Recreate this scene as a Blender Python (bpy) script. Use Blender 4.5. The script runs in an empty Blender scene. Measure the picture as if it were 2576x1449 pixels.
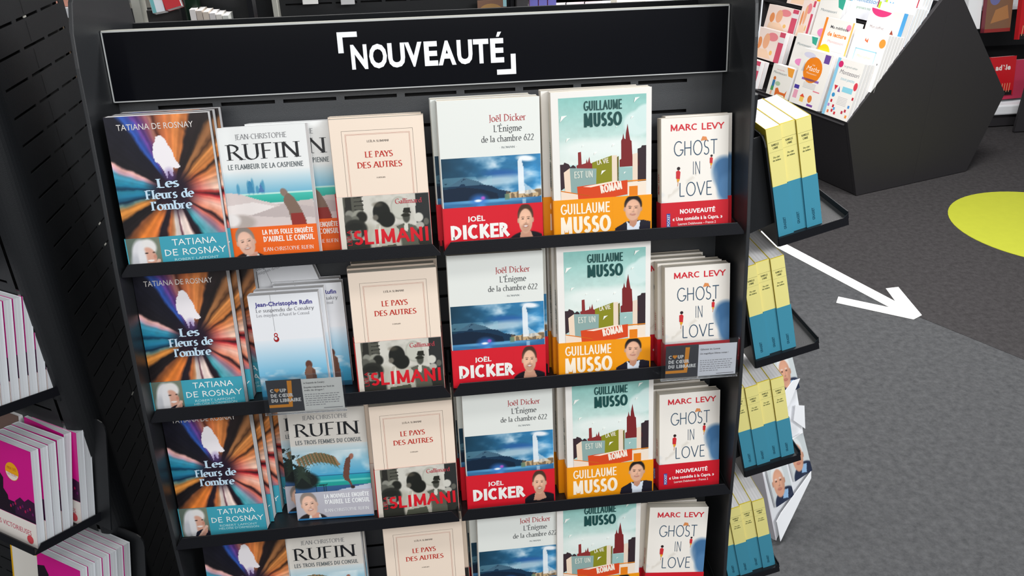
import bpy, math, random, unicodedata
import numpy as np
from mathutils import Matrix, Vector
random.seed(7); RNG = np.random.default_rng(7)
S = bpy.context.scene; COL = S.collection
D2R = math.radians

# ---------------------------------------------------------------- camera, world, lights, exposure
cam = bpy.data.cameras.new('camera'); cam_o = bpy.data.objects.new('camera', cam); COL.objects.link(cam_o); S.camera = cam_o
RM = np.array([[0.992, -0.075, 0.097], [-0.121, -0.468, 0.875], [-0.02, -0.88, -0.474]])
_yaw, _roll, _th = D2R(5.57), D2R(4.30), D2R(28)
_a = np.array([math.cos(_yaw)*math.cos(_roll), -math.cos(_yaw)*math.sin(_roll), math.sin(_yaw)])
_b = np.array([0, 1, 0.]) - _a*_a[1]; _b /= np.linalg.norm(_b); _c = np.cross(_a, _b)
_n = _b*math.cos(_th) + _c*math.sin(_th); _e = _c*math.cos(_th) - _b*math.sin(_th)
RM = np.array([_a, _e, -_n])                        # world = RM @ (right, down, forward)
m = Matrix(((RM[0][0], -RM[0][1], -RM[0][2], 0), (RM[1][0], -RM[1][1], -RM[1][2], 0), (RM[2][0], -RM[2][1], -RM[2][2], 1.7), (0, 0, 0, 1)))
cam_o.matrix_world = m
cam.sensor_width = 36; cam.lens = 2100/2576*36; cam.clip_start = .02; cam.clip_end = 60

W = bpy.data.worlds.new('world'); S.world = W; W.use_nodes = True
W.node_tree.nodes['Background'].inputs[0].default_value = (.93, .96, 1, 1)
W.node_tree.nodes['Background'].inputs[1].default_value = .22

def area(name, loc, sx, sy, power, col=(1, .97, .93), aim=(0, 0, -1)):
    l = bpy.data.lights.new(name, 'AREA'); l.shape = 'RECTANGLE'; l.size = sx; l.size_y = sy; l.energy = power; l.color = col
    o = bpy.data.objects.new(name, l); COL.objects.link(o); o.location = loc
    o.rotation_euler = Vector(aim).to_track_quat('-Z', 'Y').to_euler(); return o
area('front_fill_light', (.1, -1.6, 2.5), 2.4, .9, 33, (1, .985, .965), (0, .85, -1))  # unseen fill, added low and forward to light the book faces evenly
area('ceiling_lamp_near', (.25, .35, 3.0), 1.5, .35, 8, (1, .98, .95))
area('ceiling_lamp_rear', (-.3, 2.9, 3.0), 1.4, .35, 30, (1, .97, .92))
area('ceiling_lamp_right', (1.85, 2.75, 3.0), 1.4, .5, 98, (1, .98, .96))
area('spine_fill_light', (1.9, -.7, 2.7), 1.4, .5, 42, (.97, .99, 1), (-.15, .75, -1))  # added fill aimed from the camera side to brighten the end-tray spines
area('ceiling_lamp_left', (-2.2, .4, 3.0), 1.2, .4, 12, (1, .97, .93))
S.view_settings.view_transform = 'Standard'; S.view_settings.look = 'None'; S.view_settings.gamma = 1
S.view_settings.use_curve_mapping = False; S.view_settings.exposure = .32

# ---------------------------------------------------------------- materials
def lin(c): 
    c = np.asarray(c, float); return np.where(c <= .04045, c/12.92, ((np.clip(c, 0, 2)+.055)/1.055)**2.4)
def hexc(h): return tuple(int(h[i:i+2], 16)/255 for i in (0, 2, 4))
MATS = {}
def mat(name, col, rough=.5, noise=0, nscale=60, bump=0, metal=0, spec=.5):
    if name in MATS: return MATS[name]
    if isinstance(col, str): col = hexc(col)
    m = bpy.data.materials.new(name); m.use_nodes = True; N = m.node_tree; P = N.nodes['Principled BSDF']
    L = tuple(float(x) for x in lin(col)); P.inputs['Base Color'].default_value = (*L, 1)
    P.inputs['Roughness'].default_value = rough; P.inputs['Metallic'].default_value = metal; P.inputs['Specular IOR Level'].default_value = spec
    tc = N.nodes.new('ShaderNodeTexCoord'); nz = N.nodes.new('ShaderNodeTexNoise'); nz.inputs['Scale'].default_value = nscale; nz.inputs['Detail'].default_value = 4
    N.links.new(tc.outputs['Object'], nz.inputs['Vector'])
    mx = N.nodes.new('ShaderNodeMixRGB'); mx.blend_type = 'MULTIPLY'; mx.inputs[0].default_value = noise
    mx.inputs[1].default_value = (*L, 1); N.links.new(nz.outputs['Fac'], mx.inputs[2]); 
    if noise: N.links.new(mx.outputs[0], P.inputs['Base Color'])
    if bump:
        b = N.nodes.new('ShaderNodeBump'); b.inputs['Strength'].default_value = bump; b.inputs['Distance'].default_value = .001
        N.links.new(nz.outputs['Fac'], b.inputs['Height']); N.links.new(b.outputs[0], P.inputs['Normal'])
    MATS[name] = m; return m
metal = mat('black_powder_coat', '1b1d20', .42, .25, 900, .25, 0, .45)
metal_panel = mat('sheen_black_panel_coat', '3b3e42', .40, .2, 900, .2, 0, .6)  # the black coat again, base lifted to stand in for its glossy reflection
metal_side = mat('sheen_side_panel_coat', '26282b', .40, .2, 900, .2)  # the black coat with the side panels' sheen put into the colour
metal_lip = mat('black_lip_metal', '15161b', .36, .2, 900, .15, 0, .35)
metal_dk = mat('dark_cavity_metal', '07070a', .7)
sign_black = mat('gloss_black_panel', '05060c', .14, 0, 50, 0, 0, .25)
trim_light = mat('pale_trim', 'b4b4ac', .45)
trim_line = mat('sign_edge_trim', 'b9bcbc', .35)
white_letter = mat('white_letter', 'f2f5fb', .4)
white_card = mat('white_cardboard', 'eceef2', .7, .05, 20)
shaded_card = mat('shaded_cardboard', 'd9d5dc', .7)  # white card with shade put into the colour, for the side wall
bin_black = mat('black_laminate', '2d2b2e', .6, .3, 300, .2)

def pagemat(name, col, axis=1):
    m = mat(name, col, .8); N = m.node_tree; P = N.nodes['Principled BSDF']
    tc = N.nodes.new('ShaderNodeTexCoord'); mp = N.nodes.new('ShaderNodeMapping'); mp.inputs['Scale'].default_value = (3, 900, 3) if axis == 1 else (3, 3, 900)
    nz = N.nodes.new('ShaderNodeTexNoise'); nz.inputs['Scale'].default_value = 1; nz.inputs['Detail'].default_value = 1
    N.links.new(tc.outputs['Object'], mp.inputs[0]); N.links.new(mp.outputs[0], nz.inputs['Vector'])
    r = N.nodes.new('ShaderNodeValToRGB'); L = lin(hexc(col)); r.color_ramp.elements[0].position = .3; r.color_ramp.elements[0].color = (*(L*.78), 1); r.color_ramp.elements[1].position = .6; r.color_ramp.elements[1].color = (*L, 1)
    N.links.new(nz.outputs['Fac'], r.inputs[0]); N.links.new(r.outputs[0], P.inputs['Base Color']); return m
page_cream = pagemat('cream_pages', 'eee6d6'); page_white = pagemat('white_pages', 'f0eff0')

ink = bpy.data.materials.new('printed_ink'); ink.use_nodes = True
_P = ink.node_tree.nodes['Principled BSDF']; _A = ink.node_tree.nodes.new('ShaderNodeAttribute'); _A.attribute_name = 'Col'
ink.node_tree.links.new(_A.outputs['Color'], _P.inputs['Base Color']); _P.inputs['Roughness'].default_value = .38; _P.inputs['Specular IOR Level'].default_value = .4

def clear_mat(name, col):
    m = bpy.data.materials.new(name); m.use_nodes = True; N = m.node_tree; out = N.nodes['Material Output']; N.nodes.remove(N.nodes['Principled BSDF'])
    t = N.nodes.new('ShaderNodeBsdfTransparent'); t.inputs[0].default_value = (*[float(x) for x in lin(hexc(col))], 1); g = N.nodes.new('ShaderNodeBsdfGlossy'); g.inputs['Roughness'].default_value = .1
    f = N.nodes.new('ShaderNodeFresnel'); f.inputs[0].default_value = 1.45; x = N.nodes.new('ShaderNodeMixShader'); N.links.new(f.outputs[0], x.inputs[0]); N.links.new(t.outputs[0], x.inputs[1]); N.links.new(g.outputs[0], x.inputs[2]); N.links.new(x.outputs[0], out.inputs[0]); return m
acrylic = clear_mat('clear_acrylic', 'fbfcfd')

# ---------------------------------------------------------------- mesh helpers
class MB:
    def __init__(s): s.v = []; s.f = []
    def box(s, x0, x1, y0, y1, z0, z1):
        b = len(s.v); s.v += [(x0,y0,z0),(x1,y0,z0),(x1,y1,z0),(x0,y1,z0),(x0,y0,z1),(x1,y0,z1),(x1,y1,z1),(x0,y1,z1)]
        s.f += [tuple(b+i for i in q) for q in ((0,3,2,1),(4,5,6,7),(0,1,5,4),(1,2,6,5),(2,3,7,6),(3,0,4,7))]; return s
    def prism(s, pts, axis, a0, a1):     # pts 2D polygon in the two other axes, extruded along axis
        n = len(pts); b = len(s.v)
        for a in (a0, a1):
            for p in pts:
                s.v.append({'x': (a, p[0], p[1]), 'y': (p[0], a, p[1]), 'z': (p[0], p[1], a)}[axis])
        s.f.append(tuple(range(b, b+n))); s.f.append(tuple(range(b+2*n-1, b+n-1, -1)))
        for i in range(n): j = (i+1) % n; s.f.append((b+i, b+n+i, b+n+j, b+j))
        return s
    def poly(s, pts): b = len(s.v); s.v += list(pts); s.f.append(tuple(range(b, b+len(pts)))); return s
    def mesh(s, name, m):
        me = bpy.data.meshes.new(name); me.from_pydata(s.v, [], s.f)
        import bmesh
        bm = bmesh.new(); bm.from_mesh(me); bmesh.ops.recalc_face_normals(bm, faces=bm.faces); bm.to_mesh(me); bm.free()
        me.materials.append(m); return me
    def obj(s, name, m, parent=None, mw=None, bevel=0):
        return link(name, s.mesh(name, m), parent, mw, bevel)
def link(name, me, parent=None, mw=None, bevel=0):
    o = bpy.data.objects.new(name, me); COL.objects.link(o)
    if parent: o.parent = parent
    if mw is not None: o.matrix_world = mw if not parent else o.matrix_world
    if bevel:
        b = o.modifiers.new('bevel', 'BEVEL'); b.width = bevel; b.segments = 2; b.limit_method = 'ANGLE'
    return o
def empty(name, mw, label, cat, group=None):
    o = bpy.data.objects.new(name, None); COL.objects.link(o); o.matrix_world = mw; o.empty_display_size = .05
    return tag(o, label, cat, group)
def tag(o, label, cat, group=None):
    o['label'] = label; o['category'] = cat
    if group: o['group'] = group
    return o
def structure(o): o['kind'] = 'structure'; return o
def frame(o, x, y, z):
    M = Matrix.Identity(4)
    for i, v in enumerate((x, y, z)):
        v = Vector(v).normalized()
        for r in range(3): M[r][i] = v[r]
    for r in range(3): M[r][3] = o[r]
    return M
def pose(x, y, z, yaw=0, lean=0, roll=0):    # degrees, inside a unit frame whose y points into the panel
    return Matrix.Translation((x, y, z)) @ Matrix.Rotation(D2R(yaw), 4, 'Z') @ Matrix.Rotation(-D2R(lean), 4, 'X') @ Matrix.Rotation(D2R(roll), 4, 'Y')

# ---------------------------------------------------------------- lettering
_tc = {}
def glyph_mesh(ch, bold=0):
    k = (ch, bold)
    if k in _tc: return _tc[k]
    cu = bpy.data.curves.new('t', 'FONT'); cu.body = ch; cu.size = 1; cu.resolution_u = 3; cu.offset = bold*.8; cu.space_character = 1+bold*1.6
    o = bpy.data.objects.new('t', cu); COL.objects.link(o); dg = bpy.context.evaluated_depsgraph_get(); dg.update()
    me = bpy.data.meshes.new_from_object(o.evaluated_get(dg)); v = [(p.co.x, p.co.y) for p in me.vertices]; f = [tuple(p.vertices) for p in me.polygons]
    bpy.data.objects.remove(o); bpy.data.curves.remove(cu); bpy.data.meshes.remove(me)
    _tc[k] = (v, f); return _tc[k]
def sans(text, bold=0):
    ref = glyph_mesh('H', 0)[0]; cap = max(p[1] for p in ref)
    v, f = glyph_mesh(text, bold); v = [(x/cap, y/cap) for x, y in v]
    x0 = min(p[0] for p in v); x1 = max(p[0] for p in v); return [(x-x0, y) for x, y in v], f, x1-x0
X = .64
def A_(cx, cy, rx, ry, t0, t1): return ('a', cx, cy, rx, ry, t0, t1)
GL = {
'A': (.74, [[(0,0),(.36,1)],[(.36,1),(.74,0)],[(.15,.36),(.6,.36)]]), 'B': (.6,[[(.08,0),(.08,1)],A_(.1,.76,.4,.24,90,-90),A_(.1,.27,.46,.27,90,-90)]),
'C': (.72,[A_(.42,.5,.38,.5,50,310)]), 'D': (.76,[[(.1,0),(.1,1)],A_(.12,.5,.58,.5,90,-90)]),
'E': (.56,[[(.1,0),(.1,1)],[(.1,1),(.52,1)],[(.1,.52),(.46,.52)],[(.1,0),(.54,0)]]), 'F': (.52,[[(.1,0),(.1,1)],[(.1,1),(.5,1)],[(.1,.52),(.42,.52)]]),
'G': (.78,[A_(.44,.5,.4,.5,48,350),[(.84,.4),(.56,.4)]]), 'H': (.74,[[(.1,0),(.1,1)],[(.64,0),(.64,1)],[(.1,.52),(.64,.52)]]),
'I': (.26,[[(.13,0),(.13,1)]]), 'J': (.36,[[(.24,1),(.24,.12)],A_(.1,.06,.14,.2,0,-90)]), 'L': (.54,[[(.1,0),(.1,1)],[(.1,0),(.5,0)]]),
'M': (.92,[[(.1,0),(.12,1)],[(.12,1),(.46,.1)],[(.46,.1),(.8,1)],[(.8,1),(.83,0)]]), 'N': (.8,[[(.1,0),(.1,1)],[(.1,1),(.7,0)],[(.7,0),(.7,1)]]),
'O': (.84,[A_(.42,.5,.38,.5,0,360)]), 'P': (.58,[[(.1,0),(.1,1)],A_(.12,.74,.38,.26,90,-90)]), 'Q': (.84,[A_(.42,.5,.38,.5,0,360),[(.5,.1),(.84,-.18)]]),
'R': (.66,[[(.1,0),(.1,1)],A_(.12,.74,.38,.26,90,-90),[(.3,.5),(.66,0)]]), 'S': (.52,[A_(.27,.75,.19,.25,35,270),A_(.25,.25,.22,.25,90,-150)]),
'T': (.64,[[(.32,0),(.32,1)],[(.02,1),(.62,1)]]), 'U': (.74,[[(.12,1),(.12,.3)],A_(.38,.3,.26,.3,180,360),[(.64,.3),(.64,1)]]),
'V': (.7,[[(0,1),(.35,0)],[(.35,0),(.7,1)]]), 'Y': (.66,[[(0,1),(.33,.5)],[(.33,.5),(.66,1)],[(.33,.5),(.33,0)]]),
'a': (.5,[[(.4,0),(.4,.45)],A_(.24,.45,.16,.19,0,150),A_(.24,.17,.16,.17,0,360)]), 'b': (.56,[[(.09,0),(.09,1.02)],A_(.29,.32,.22,.32,0,360)]),
'c': (.46,[A_(.28,.32,.22,.32,50,310)]), 'd': (.58,[[(.48,0),(.48,1.02)],A_(.28,.32,.22,.32,0,360)]), 'e': (.5,[A_(.27,.32,.22,.32,0,310),[(.06,.35),(.48,.35)]]),
'f': (.3,[[(.12,0),(.12,.8)],A_(.26,.8,.14,.2,180,60),[(.0,X),(.26,X)]]), 'g': (.52,[A_(.25,.42,.17,.22,0,360),A_(.25,-.12,.2,.17,120,420),[(.38,.6),(.5,.64)]]),
'h': (.58,[[(.1,0),(.1,1.02)],A_(.29,.4,.19,.24,180,0),[(.48,.4),(.48,0)]]), 'i': (.24,[[(.12,0),(.12,X)],A_(.12,.88,.03,.03,0,360)]),
'k': (.54,[[(.1,0),(.1,1.02)],[(.1,.28),(.42,X)],[(.2,.36),(.52,0)]]), 'l': (.24,[[(.12,0),(.12,1.02)]]),
'm': (.88,[[(.1,0),(.1,X)],A_(.27,.4,.17,.24,180,0),[(.44,.4),(.44,0)],A_(.61,.4,.17,.24,180,0),[(.78,.4),(.78,0)]]),
'n': (.58,[[(.1,0),(.1,X)],A_(.29,.4,.19,.24,180,0),[(.48,.4),(.48,0)]]), 'o': (.54,[A_(.27,.32,.23,.32,0,360)]),
'p': (.56,[[(.09,-.3),(.09,X)],A_(.29,.32,.22,.32,0,360)]), 'r': (.4,[[(.1,0),(.1,X)],A_(.27,.42,.17,.22,180,60)]),
's': (.38,[A_(.2,.48,.13,.16,35,270),A_(.18,.16,.15,.16,90,-150)]), 't': (.32,[[(.13,.1),(.13,.84)],A_(.23,.12,.1,.12,180,300),[(.0,X),(.28,X)]]),
'u': (.58,[[(.1,X),(.1,.24)],A_(.29,.24,.19,.24,180,360),[(.48,X),(.48,0)]]), 'y': (.52,[[(.04,X),(.26,0)],[(.48,X),(.14,-.3)]]),
'0': (.56,[A_(.28,.5,.22,.5,0,360)]), '2': (.56,[A_(.27,.72,.2,.26,160,-30),[(.43,.6),(.06,0)],[(.06,0),(.5,0)]]), '6': (.58,[A_(.28,.3,.22,.3,0,360),[(.07,.36),(.4,1)]]),
"'": (.16,[[(.1,1.02),(.06,.78)]]), '-': (.34,[[(.04,.4),(.3,.4)]]), '.': (.16,[A_(.08,.03,.03,.03,0,360)]), ' ': (.3,[]), ',': (.16,[[(.09,.06),(.04,-.12)]]),
}
def stroke_text(text, thick=.14, thin=.04, serif=.1, track=.04, nib=22, cap=False):
    V = []; F = []; cx = 0; na = D2R(nib); nx, ny = math.cos(na), math.sin(na)
    def quad(a, b, c, d): k = len(V); V.extend([a, b, c, d]); F.append((k, k+1, k+2, k+3))
    for ch in text:
        dec = unicodedata.normalize('NFD', ch); base = dec[0]; acc = dec[1:]
        if base not in GL: base = '.'
        w, strokes = GL[base]; strokes = list(strokes)
        top = 1.12 if base.isupper() else .78
        if '\u0301' in acc: strokes.append([(w*.42, top), (w*.62, top+.16)])
        if '\u0302' in acc: strokes += [[(w*.3, top), (w*.48, top+.14)], [(w*.48, top+.14), (w*.66, top)]]
        if '\u0308' in acc: strokes += [A_(w*.3, top+.04, .03, .03, 0, 360), A_(w*.68, top+.04, .03, .03, 0, 360)]
        if base == 'i' and acc: pass
        for st in strokes:
            arc = st[0] == 'a'
            if arc:
                _, ax, ay, rx, ry, t0, t1 = st; n = max(5, int(abs(t1-t0)/24))
                pts = [(ax+rx*math.cos(D2R(t0+(t1-t0)*i/n)), ay+ry*math.sin(D2R(t0+(t1-t0)*i/n))) for i in range(n+1)]
            else: pts = st
            sides = []
            for i, p in enumerate(pts):
                q0 = pts[max(0, i-1)]; q1 = pts[min(len(pts)-1, i+1)]
                if arc and abs(t1-t0) == 360 and i in (0, len(pts)-1): q0 = pts[-2]; q1 = pts[1]
                dx, dy = q1[0]-q0[0], q1[1]-q0[1]; L = math.hypot(dx, dy) or 1; dx /= L; dy /= L
                wd = thin+(thick-thin)*min(1, abs(dx*ny-dy*nx)**1.3)
                sides.append(((p[0]-dy*wd/2, p[1]+dx*wd/2), (p[0]+dy*wd/2, p[1]-dx*wd/2)))
            if cap and not arc:
                for e_, o_ in ((0, 1), (-1, -2)):
                    dx, dy = pts[e_][0]-pts[o_][0], pts[e_][1]-pts[o_][1]; L = math.hypot(dx, dy) or 1; ext = (thick*abs(dx)+thin*abs(dy))/L/2
                    if abs(dx)*abs(dy)/L/L > .05: ext = thin*.35
                    sides[e_] = tuple((q[0]+dx/L*ext, q[1]+dy/L*ext) for q in sides[e_])
            for i in range(len(pts)-1):
                a, b = sides[i]; c, d = sides[i+1]; quad(*[(cx+q[0], q[1]) for q in (a, b, d, c)])
            if serif and not arc:
                (xa, ya), (xb, yb) = pts[0], pts[-1]
                for (x, y), o in (((xa, ya), (xb, yb)), ((xb, yb), (xa, ya))):
                    if abs(o[1]-y) > .4*abs(o[0]-x) and (abs(y) < .02 or abs(y-1) < .03 or abs(y-X) < .02 or abs(y+.3) < .02) and base not in "'":
                        s = serif+thick*.4; t = thin*.9; yy = y if y < .3 else y-t
                        quad((cx+x-s, yy), (cx+x+s, yy), (cx+x+s, yy+t), (cx+x-s, yy+t))
        cx += w+track+(serif*.3)
    return V, F, cx

GL['K'] = (.66, [[(.1,0),(.1,1)],[(.1,.36),(.6,1)],[(.26,.56),(.64,0)]])
GL['Z'] = (.6, [[(.06,1),(.54,1)],[(.54,1),(.06,0)],[(.06,0),(.54,0)]])
GL['\u0152'] = (1.0, [A_(.42,.5,.38,.5,90,270),[(.42,1),(.96,1)],[(.42,0),(.98,0)],[(.5,.52),(.9,.52)],[(.5,0),(.5,1)]])
def block(text, ratio, T, track=.06):
    """heavy plain capitals; ratio = x scale / height so that upright strokes keep the weight T"""
    v, f, w = stroke_text(text, T, T, 0, track, 0, True)
    for _ in range(3):
        r = ratio(w); v, f, w = stroke_text(text, T/r, T, 0, track+T/r*.55, 0, True)
    h = 1+T; x0 = min(p[0] for p in v); x1 = max(p[0] for p in v); return [(x-x0, (y+T/2)/h) for x, y in v], f, x1-x0
class Art:
    """flat print: coloured polygons lying on a cover, drawn in cover metres (x right, z up)"""
    def __init__(s): s.v = []; s.f = []; s.c = []
    def add(s, pts, faces, col, layer, stagger=False):
        b = len(s.v); y = -.00012*layer; dy = [0]*len(pts)
        if stagger:
            for i, f in enumerate(faces):
                for q in f: dy[q] = -(i % 7)*.000012
        s.v += [(p[0], y+dy[i], p[1]) for i, p in enumerate(pts)]; s.f += [tuple(b+i for i in f) for f in faces]
        s.c += [tuple(col)]*len(pts) if not isinstance(col, list) else col
    def grid(s, cv, x0, z0, x1, z1, layer=1):
        ny, nx = cv.shape[:2]; b = len(s.v); y = -.00012*layer
        xs = np.linspace(x0, x1, nx); zs = np.linspace(z0, z1, ny)
        for j in range(ny):
            z = zs[j]; row = cv[j]
            for i in range(nx): s.v.append((xs[i], y, z)); s.c.append(tuple(row[i]))
        for j in range(ny-1):
            for i in range(nx-1): k = b+j*nx+i; s.f.append((k, k+1, k+nx+1, k+nx))
    def rect(s, x0, z0, x1, z1, col, layer=1): s.add([(x0, z0), (x1, z0), (x1, z1), (x0, z1)], [(0, 1, 2, 3)], C(col), layer)
    def poly(s, pts, col, layer=2): s.add(pts, [tuple(range(len(pts)))], C(col), layer)
    def disc(s, cx, cz, rx, rz, col, layer=2, n=20, t0=0, t1=360):
        pts = [(cx+rx*math.cos(D2R(t0+(t1-t0)*i/n)), cz+rz*math.sin(D2R(t0+(t1-t0)*i/n))) for i in range(n)]; s.poly(pts, col, layer)
    def text(s, t, x, z, h, col, layer=4, font='sans', width=None, align='l', bold=0, rot=0, shear=0, **k):
        if font == 'sans' and bold >= .02 and h > .0058 and all(unicodedata.normalize('NFD', c)[0] in GL and (c.isupper() or c in " '") for c in t):
            v, f, w = block(t, (lambda W: (width/W)/h) if width else (lambda W: 1.0), {0: .14, 1: .20, 2: .225, 3: .235}[min(3, int(bold/.02)-1)] if bold < .07 else .25)
            stg = True
        elif font == 'sans': v, f, w = sans(t, bold); stg = False
        else: v, f, w = stroke_text(t, **k); stg = True
        sx = (width/w) if width else h; W_ = w*sx
        ox = {'l': 0, 'c': -W_/2, 'r': -W_}[align]; c, sn = math.cos(D2R(rot)), math.sin(D2R(rot)); P = []
        for a, b in v:
            px = a*sx+ox+b*h*shear; pz = b*h; P.append((x+px*c-pz*sn, z+px*sn+pz*c))
        s.add(P, f, C(col), layer, stg)
    def mesh(s, name):
        me = bpy.data.meshes.new(name); me.from_pydata(s.v, [], s.f)
        at = me.color_attributes.new('Col', 'FLOAT_COLOR', 'POINT'); c = np.ones((len(s.c), 4), np.float32); c[:, :3] = lin(np.array(s.c)); at.data.foreach_set('color', c.ravel())
        me.materials.append(ink); return me
def C(c): return hexc(c) if isinstance(c, str) else tuple(c)

class Cv:
    """small raster painter used for photographic cover pictures; becomes a grid of coloured quads"""
    def __init__(s, nx, ny, col, asp=1.0):
        s.nx, s.ny = nx, ny; s.a = np.zeros((ny, nx, 3)); s.a[:] = C(col); s.X, s.Y = np.meshgrid(np.linspace(0, 1, nx), np.linspace(0, 1, ny)); s.asp = asp
    def mix(s, m, col): col = np.array(C(col)) if not isinstance(col, np.ndarray) else col; s.a = s.a*(1-m[..., None])+col*m[..., None]
    def ell(s, cx, cy, rx, ry, col, soft=.12, rot=0, al=1):
        c, sn = math.cos(D2R(rot)), math.sin(D2R(rot)); dx = s.X-cx; dy = (s.Y-cy)
        u = (dx*c+dy*sn)/rx; v = (-dx*sn+dy*c)/ry; r = np.sqrt(u*u+v*v); s.mix(np.clip((1+soft/2-r)/soft, 0, 1)*al, col)
    def poly(s, pts, col, al=1):
        m = np.zeros_like(s.X, bool); n = len(pts)
        for i in range(n):
            (x0, y0), (x1, y1) = pts[i], pts[(i+1) % n]
            if y0 == y1: continue
            m ^= ((s.Y >= min(y0, y1)) & (s.Y < max(y0, y1)) & (s.X < (x1-x0)*(s.Y-y0)/(y1-y0)+x0))
        s.mix(m*al*1.0, col)
    def vgrad(s, y0, y1, c0, c1, x0=0, x1=1):
        t = np.clip((s.Y-y0)/(y1-y0), 0, 1)[..., None]; g = np.array(C(c0))*(1-t)+np.array(C(c1))*t
        m = ((s.Y >= y0) & (s.Y <= y1) & (s.X >= x0) & (s.X <= x1)); s.a[m] = g[m]
    def noise(s, sx, sy, seed=0, oct=3):
        r = np.random.default_rng(seed); out = np.zeros_like(s.X); amp = 1; tot = 0
        for o in range(oct):
            gx, gy = int(sx*2**o)+2, int(sy*2**o)+2; g = r.random((gy, gx)); u = s.X*(gx-1.001); v = s.Y*(gy-1.001); i = u.astype(int); j = v.astype(int); fu = u-i; fv = v-j
            fu = fu*fu*(3-2*fu); fv = fv*fv*(3-2*fv)
            out += amp*((g[j, i]*(1-fu)+g[j, i+1]*fu)*(1-fv)+(g[j+1, i]*(1-fu)+g[j+1, i+1]*fu)*fv); tot += amp; amp *= .5
        return out/tot
def face(cv, cx, cy, w, h, skin, hair, beard=None, smile='f2e8e0', rot=0, hairline=.62):
    """portrait: cx,cy the face centre, w,h half sizes in canvas units"""
    sk = np.array(C(skin)); c, sn = math.cos(D2R(rot)), math.sin(D2R(rot))
    def E(dx, dy, rx, ry, col, soft=.3, al=1): cv.ell(cx+dx*w*c-dy*h*sn*.6, cy+dx*w*sn*.6+dy*h*c, rx*w, ry*h, col, soft, rot, al)
    E(0, .34, 1.08, .92, hair, .12); E(-1.0, -.05, .15, .2, tuple(sk*.88)); E(1.0, -.05, .15, .2, tuple(sk*.88))
    E(0, -.12, .93, .97, skin, .10); E(-.05, .18, .75, .5, tuple(np.clip(sk*1.10, 0, 1)), 1, .7)
    if beard: E(0, -.66, .66, .36, beard, .6, .22); E(0, -.38, .42, .06, beard, .6, .2)
    E(.72, -.2, .22, .55, tuple(sk*.82), 1, .35); E(-.5, -.28, .2, .16, tuple(np.clip(sk*1.08, 0, 1)), 1, .5)
    E(-.38, .06, .17, .05, '2a2220', .5, .8); E(.38, .06, .17, .05, '2a2220', .5, .8)
    E(-.38, .21, .24, .035, hair, .6, .7); E(.38, .21, .24, .035, hair, .6, .7)
    E(.10, -.12, .06, .22, tuple(sk*.84), 1, .5); E(.03, -.28, .16, .045, tuple(sk*.70), .8, .6)
    E(0, -.52, .36, .10, '9a5448', .5, .7); E(0, -.50, .28, .055, smile, .4, .95)

# ---------------------------------------------------------------- book designs
def starburst():
    cv = Cv(124, 150, '2a1a24'); dx = (cv.X-.55)*.139; dz = (cv.Y-.40)*.180; th = np.degrees(np.arctan2(dz, dx)) % 360; r = np.hypot(dx, dz)
    keys = [(0,'e8b8a4'),(8,'f0c4ac'),(18,'e89c70'),(26,'c87844'),(31,'3a2418'),(34,'c8783c'),(44,'e0904c'),(49,'4a2e1c'),(52,'9c6840'),(57,'8a5c38'),(60,'201818'),(70,'241a1c'),(73,'b86c38'),(80,'e08848'),(88,'d87a44'),(93,'b86440'),(96,'5a2c24'),(99,'c08070'),(103,'8a4c68'),(107,'503070'),(110,'6a4498'),(113,'3a50a8'),(117,'3058b0'),(120,'141424'),(147,'18161c'),(150,'d8a49c'),(155,'c8a0b0'),(159,'4898b4'),(168,'2488a8'),(174,'0c3a58'),(177,'2a88a4'),(186,'1c6484'),(190,'0c2c44'),(194,'6c8880'),(198,'d08840'),(204,'e09040'),(208,'141014'),(219,'1c1618'),(222,'8a5030'),(232,'d87830'),(242,'e07a38'),(246,'1c1620'),(253,'241820'),(257,'d87840'),(262,'e0a070'),(265,'f0e4dc'),(270,'e8d8d0'),(272,'502434'),(275,'f4e0d8'),(284,'f0d8cc'),(288,'201018'),(294,'1c1824'),(297,'38909a'),(305,'78b8c8'),(311,'b088a0'),(318,'d87060'),(322,'201018'),(326,'e89070'),(338,'f4c0ac'),(346,'e88070'),(350,'901c28'),(353,'2c1018'),(357,'c84840'),(360,'e8b8a4')]
    ang = [k[0] for k in keys]; cols = np.array([C(k[1]) for k in keys]); nz = cv.noise(9, 9, 3)
    st = np.interp(th, np.linspace(0, 360, 181), np.random.default_rng(5).random(181)); th2 = np.clip(th+(nz-.5)*5, 0, 360)
    col = np.stack([np.interp(th2, ang, cols[:, i]) for i in range(3)], -1); col = col*(.86+.26*st[..., None])*(.84+.32*nz[..., None])
    t = np.clip((r-.016)/.030, 0, 1)[..., None]; t = t*t*(3-2*t); cv.a = np.clip(np.array(C('231626'))*(1-t)+col*t, 0, 1)
    red = np.clip(1-abs(r-.036)/.02, 0, 1)*np.clip(1-abs(((th+40) % 360)-40)/45, 0, 1); cv.mix(red*.5, 'd83030')
    fig = [(.47,.93),(.51,.94),(.545,.905),(.56,.86),(.59,.80),(.60,.74),(.64,.665),(.60,.655),(.575,.665),(.565,.59),(.545,.60),(.53,.65),(.515,.575),(.50,.62),(.47,.69),(.43,.73),(.425,.80),(.44,.87),(.455,.885)]
    fig = [((x-.52)*1.15+.52, (y-.575)*.93+.505) for x, y in fig]; cv.poly(fig, 'f3eef2'); cv.ell(.54, .53, .05, .05, '6a50a0', 1, 0, .5); return cv.a
def portrait(nx, ny, bg, **k):
    cv = Cv(nx, ny, bg); return cv
DES = {}
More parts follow.
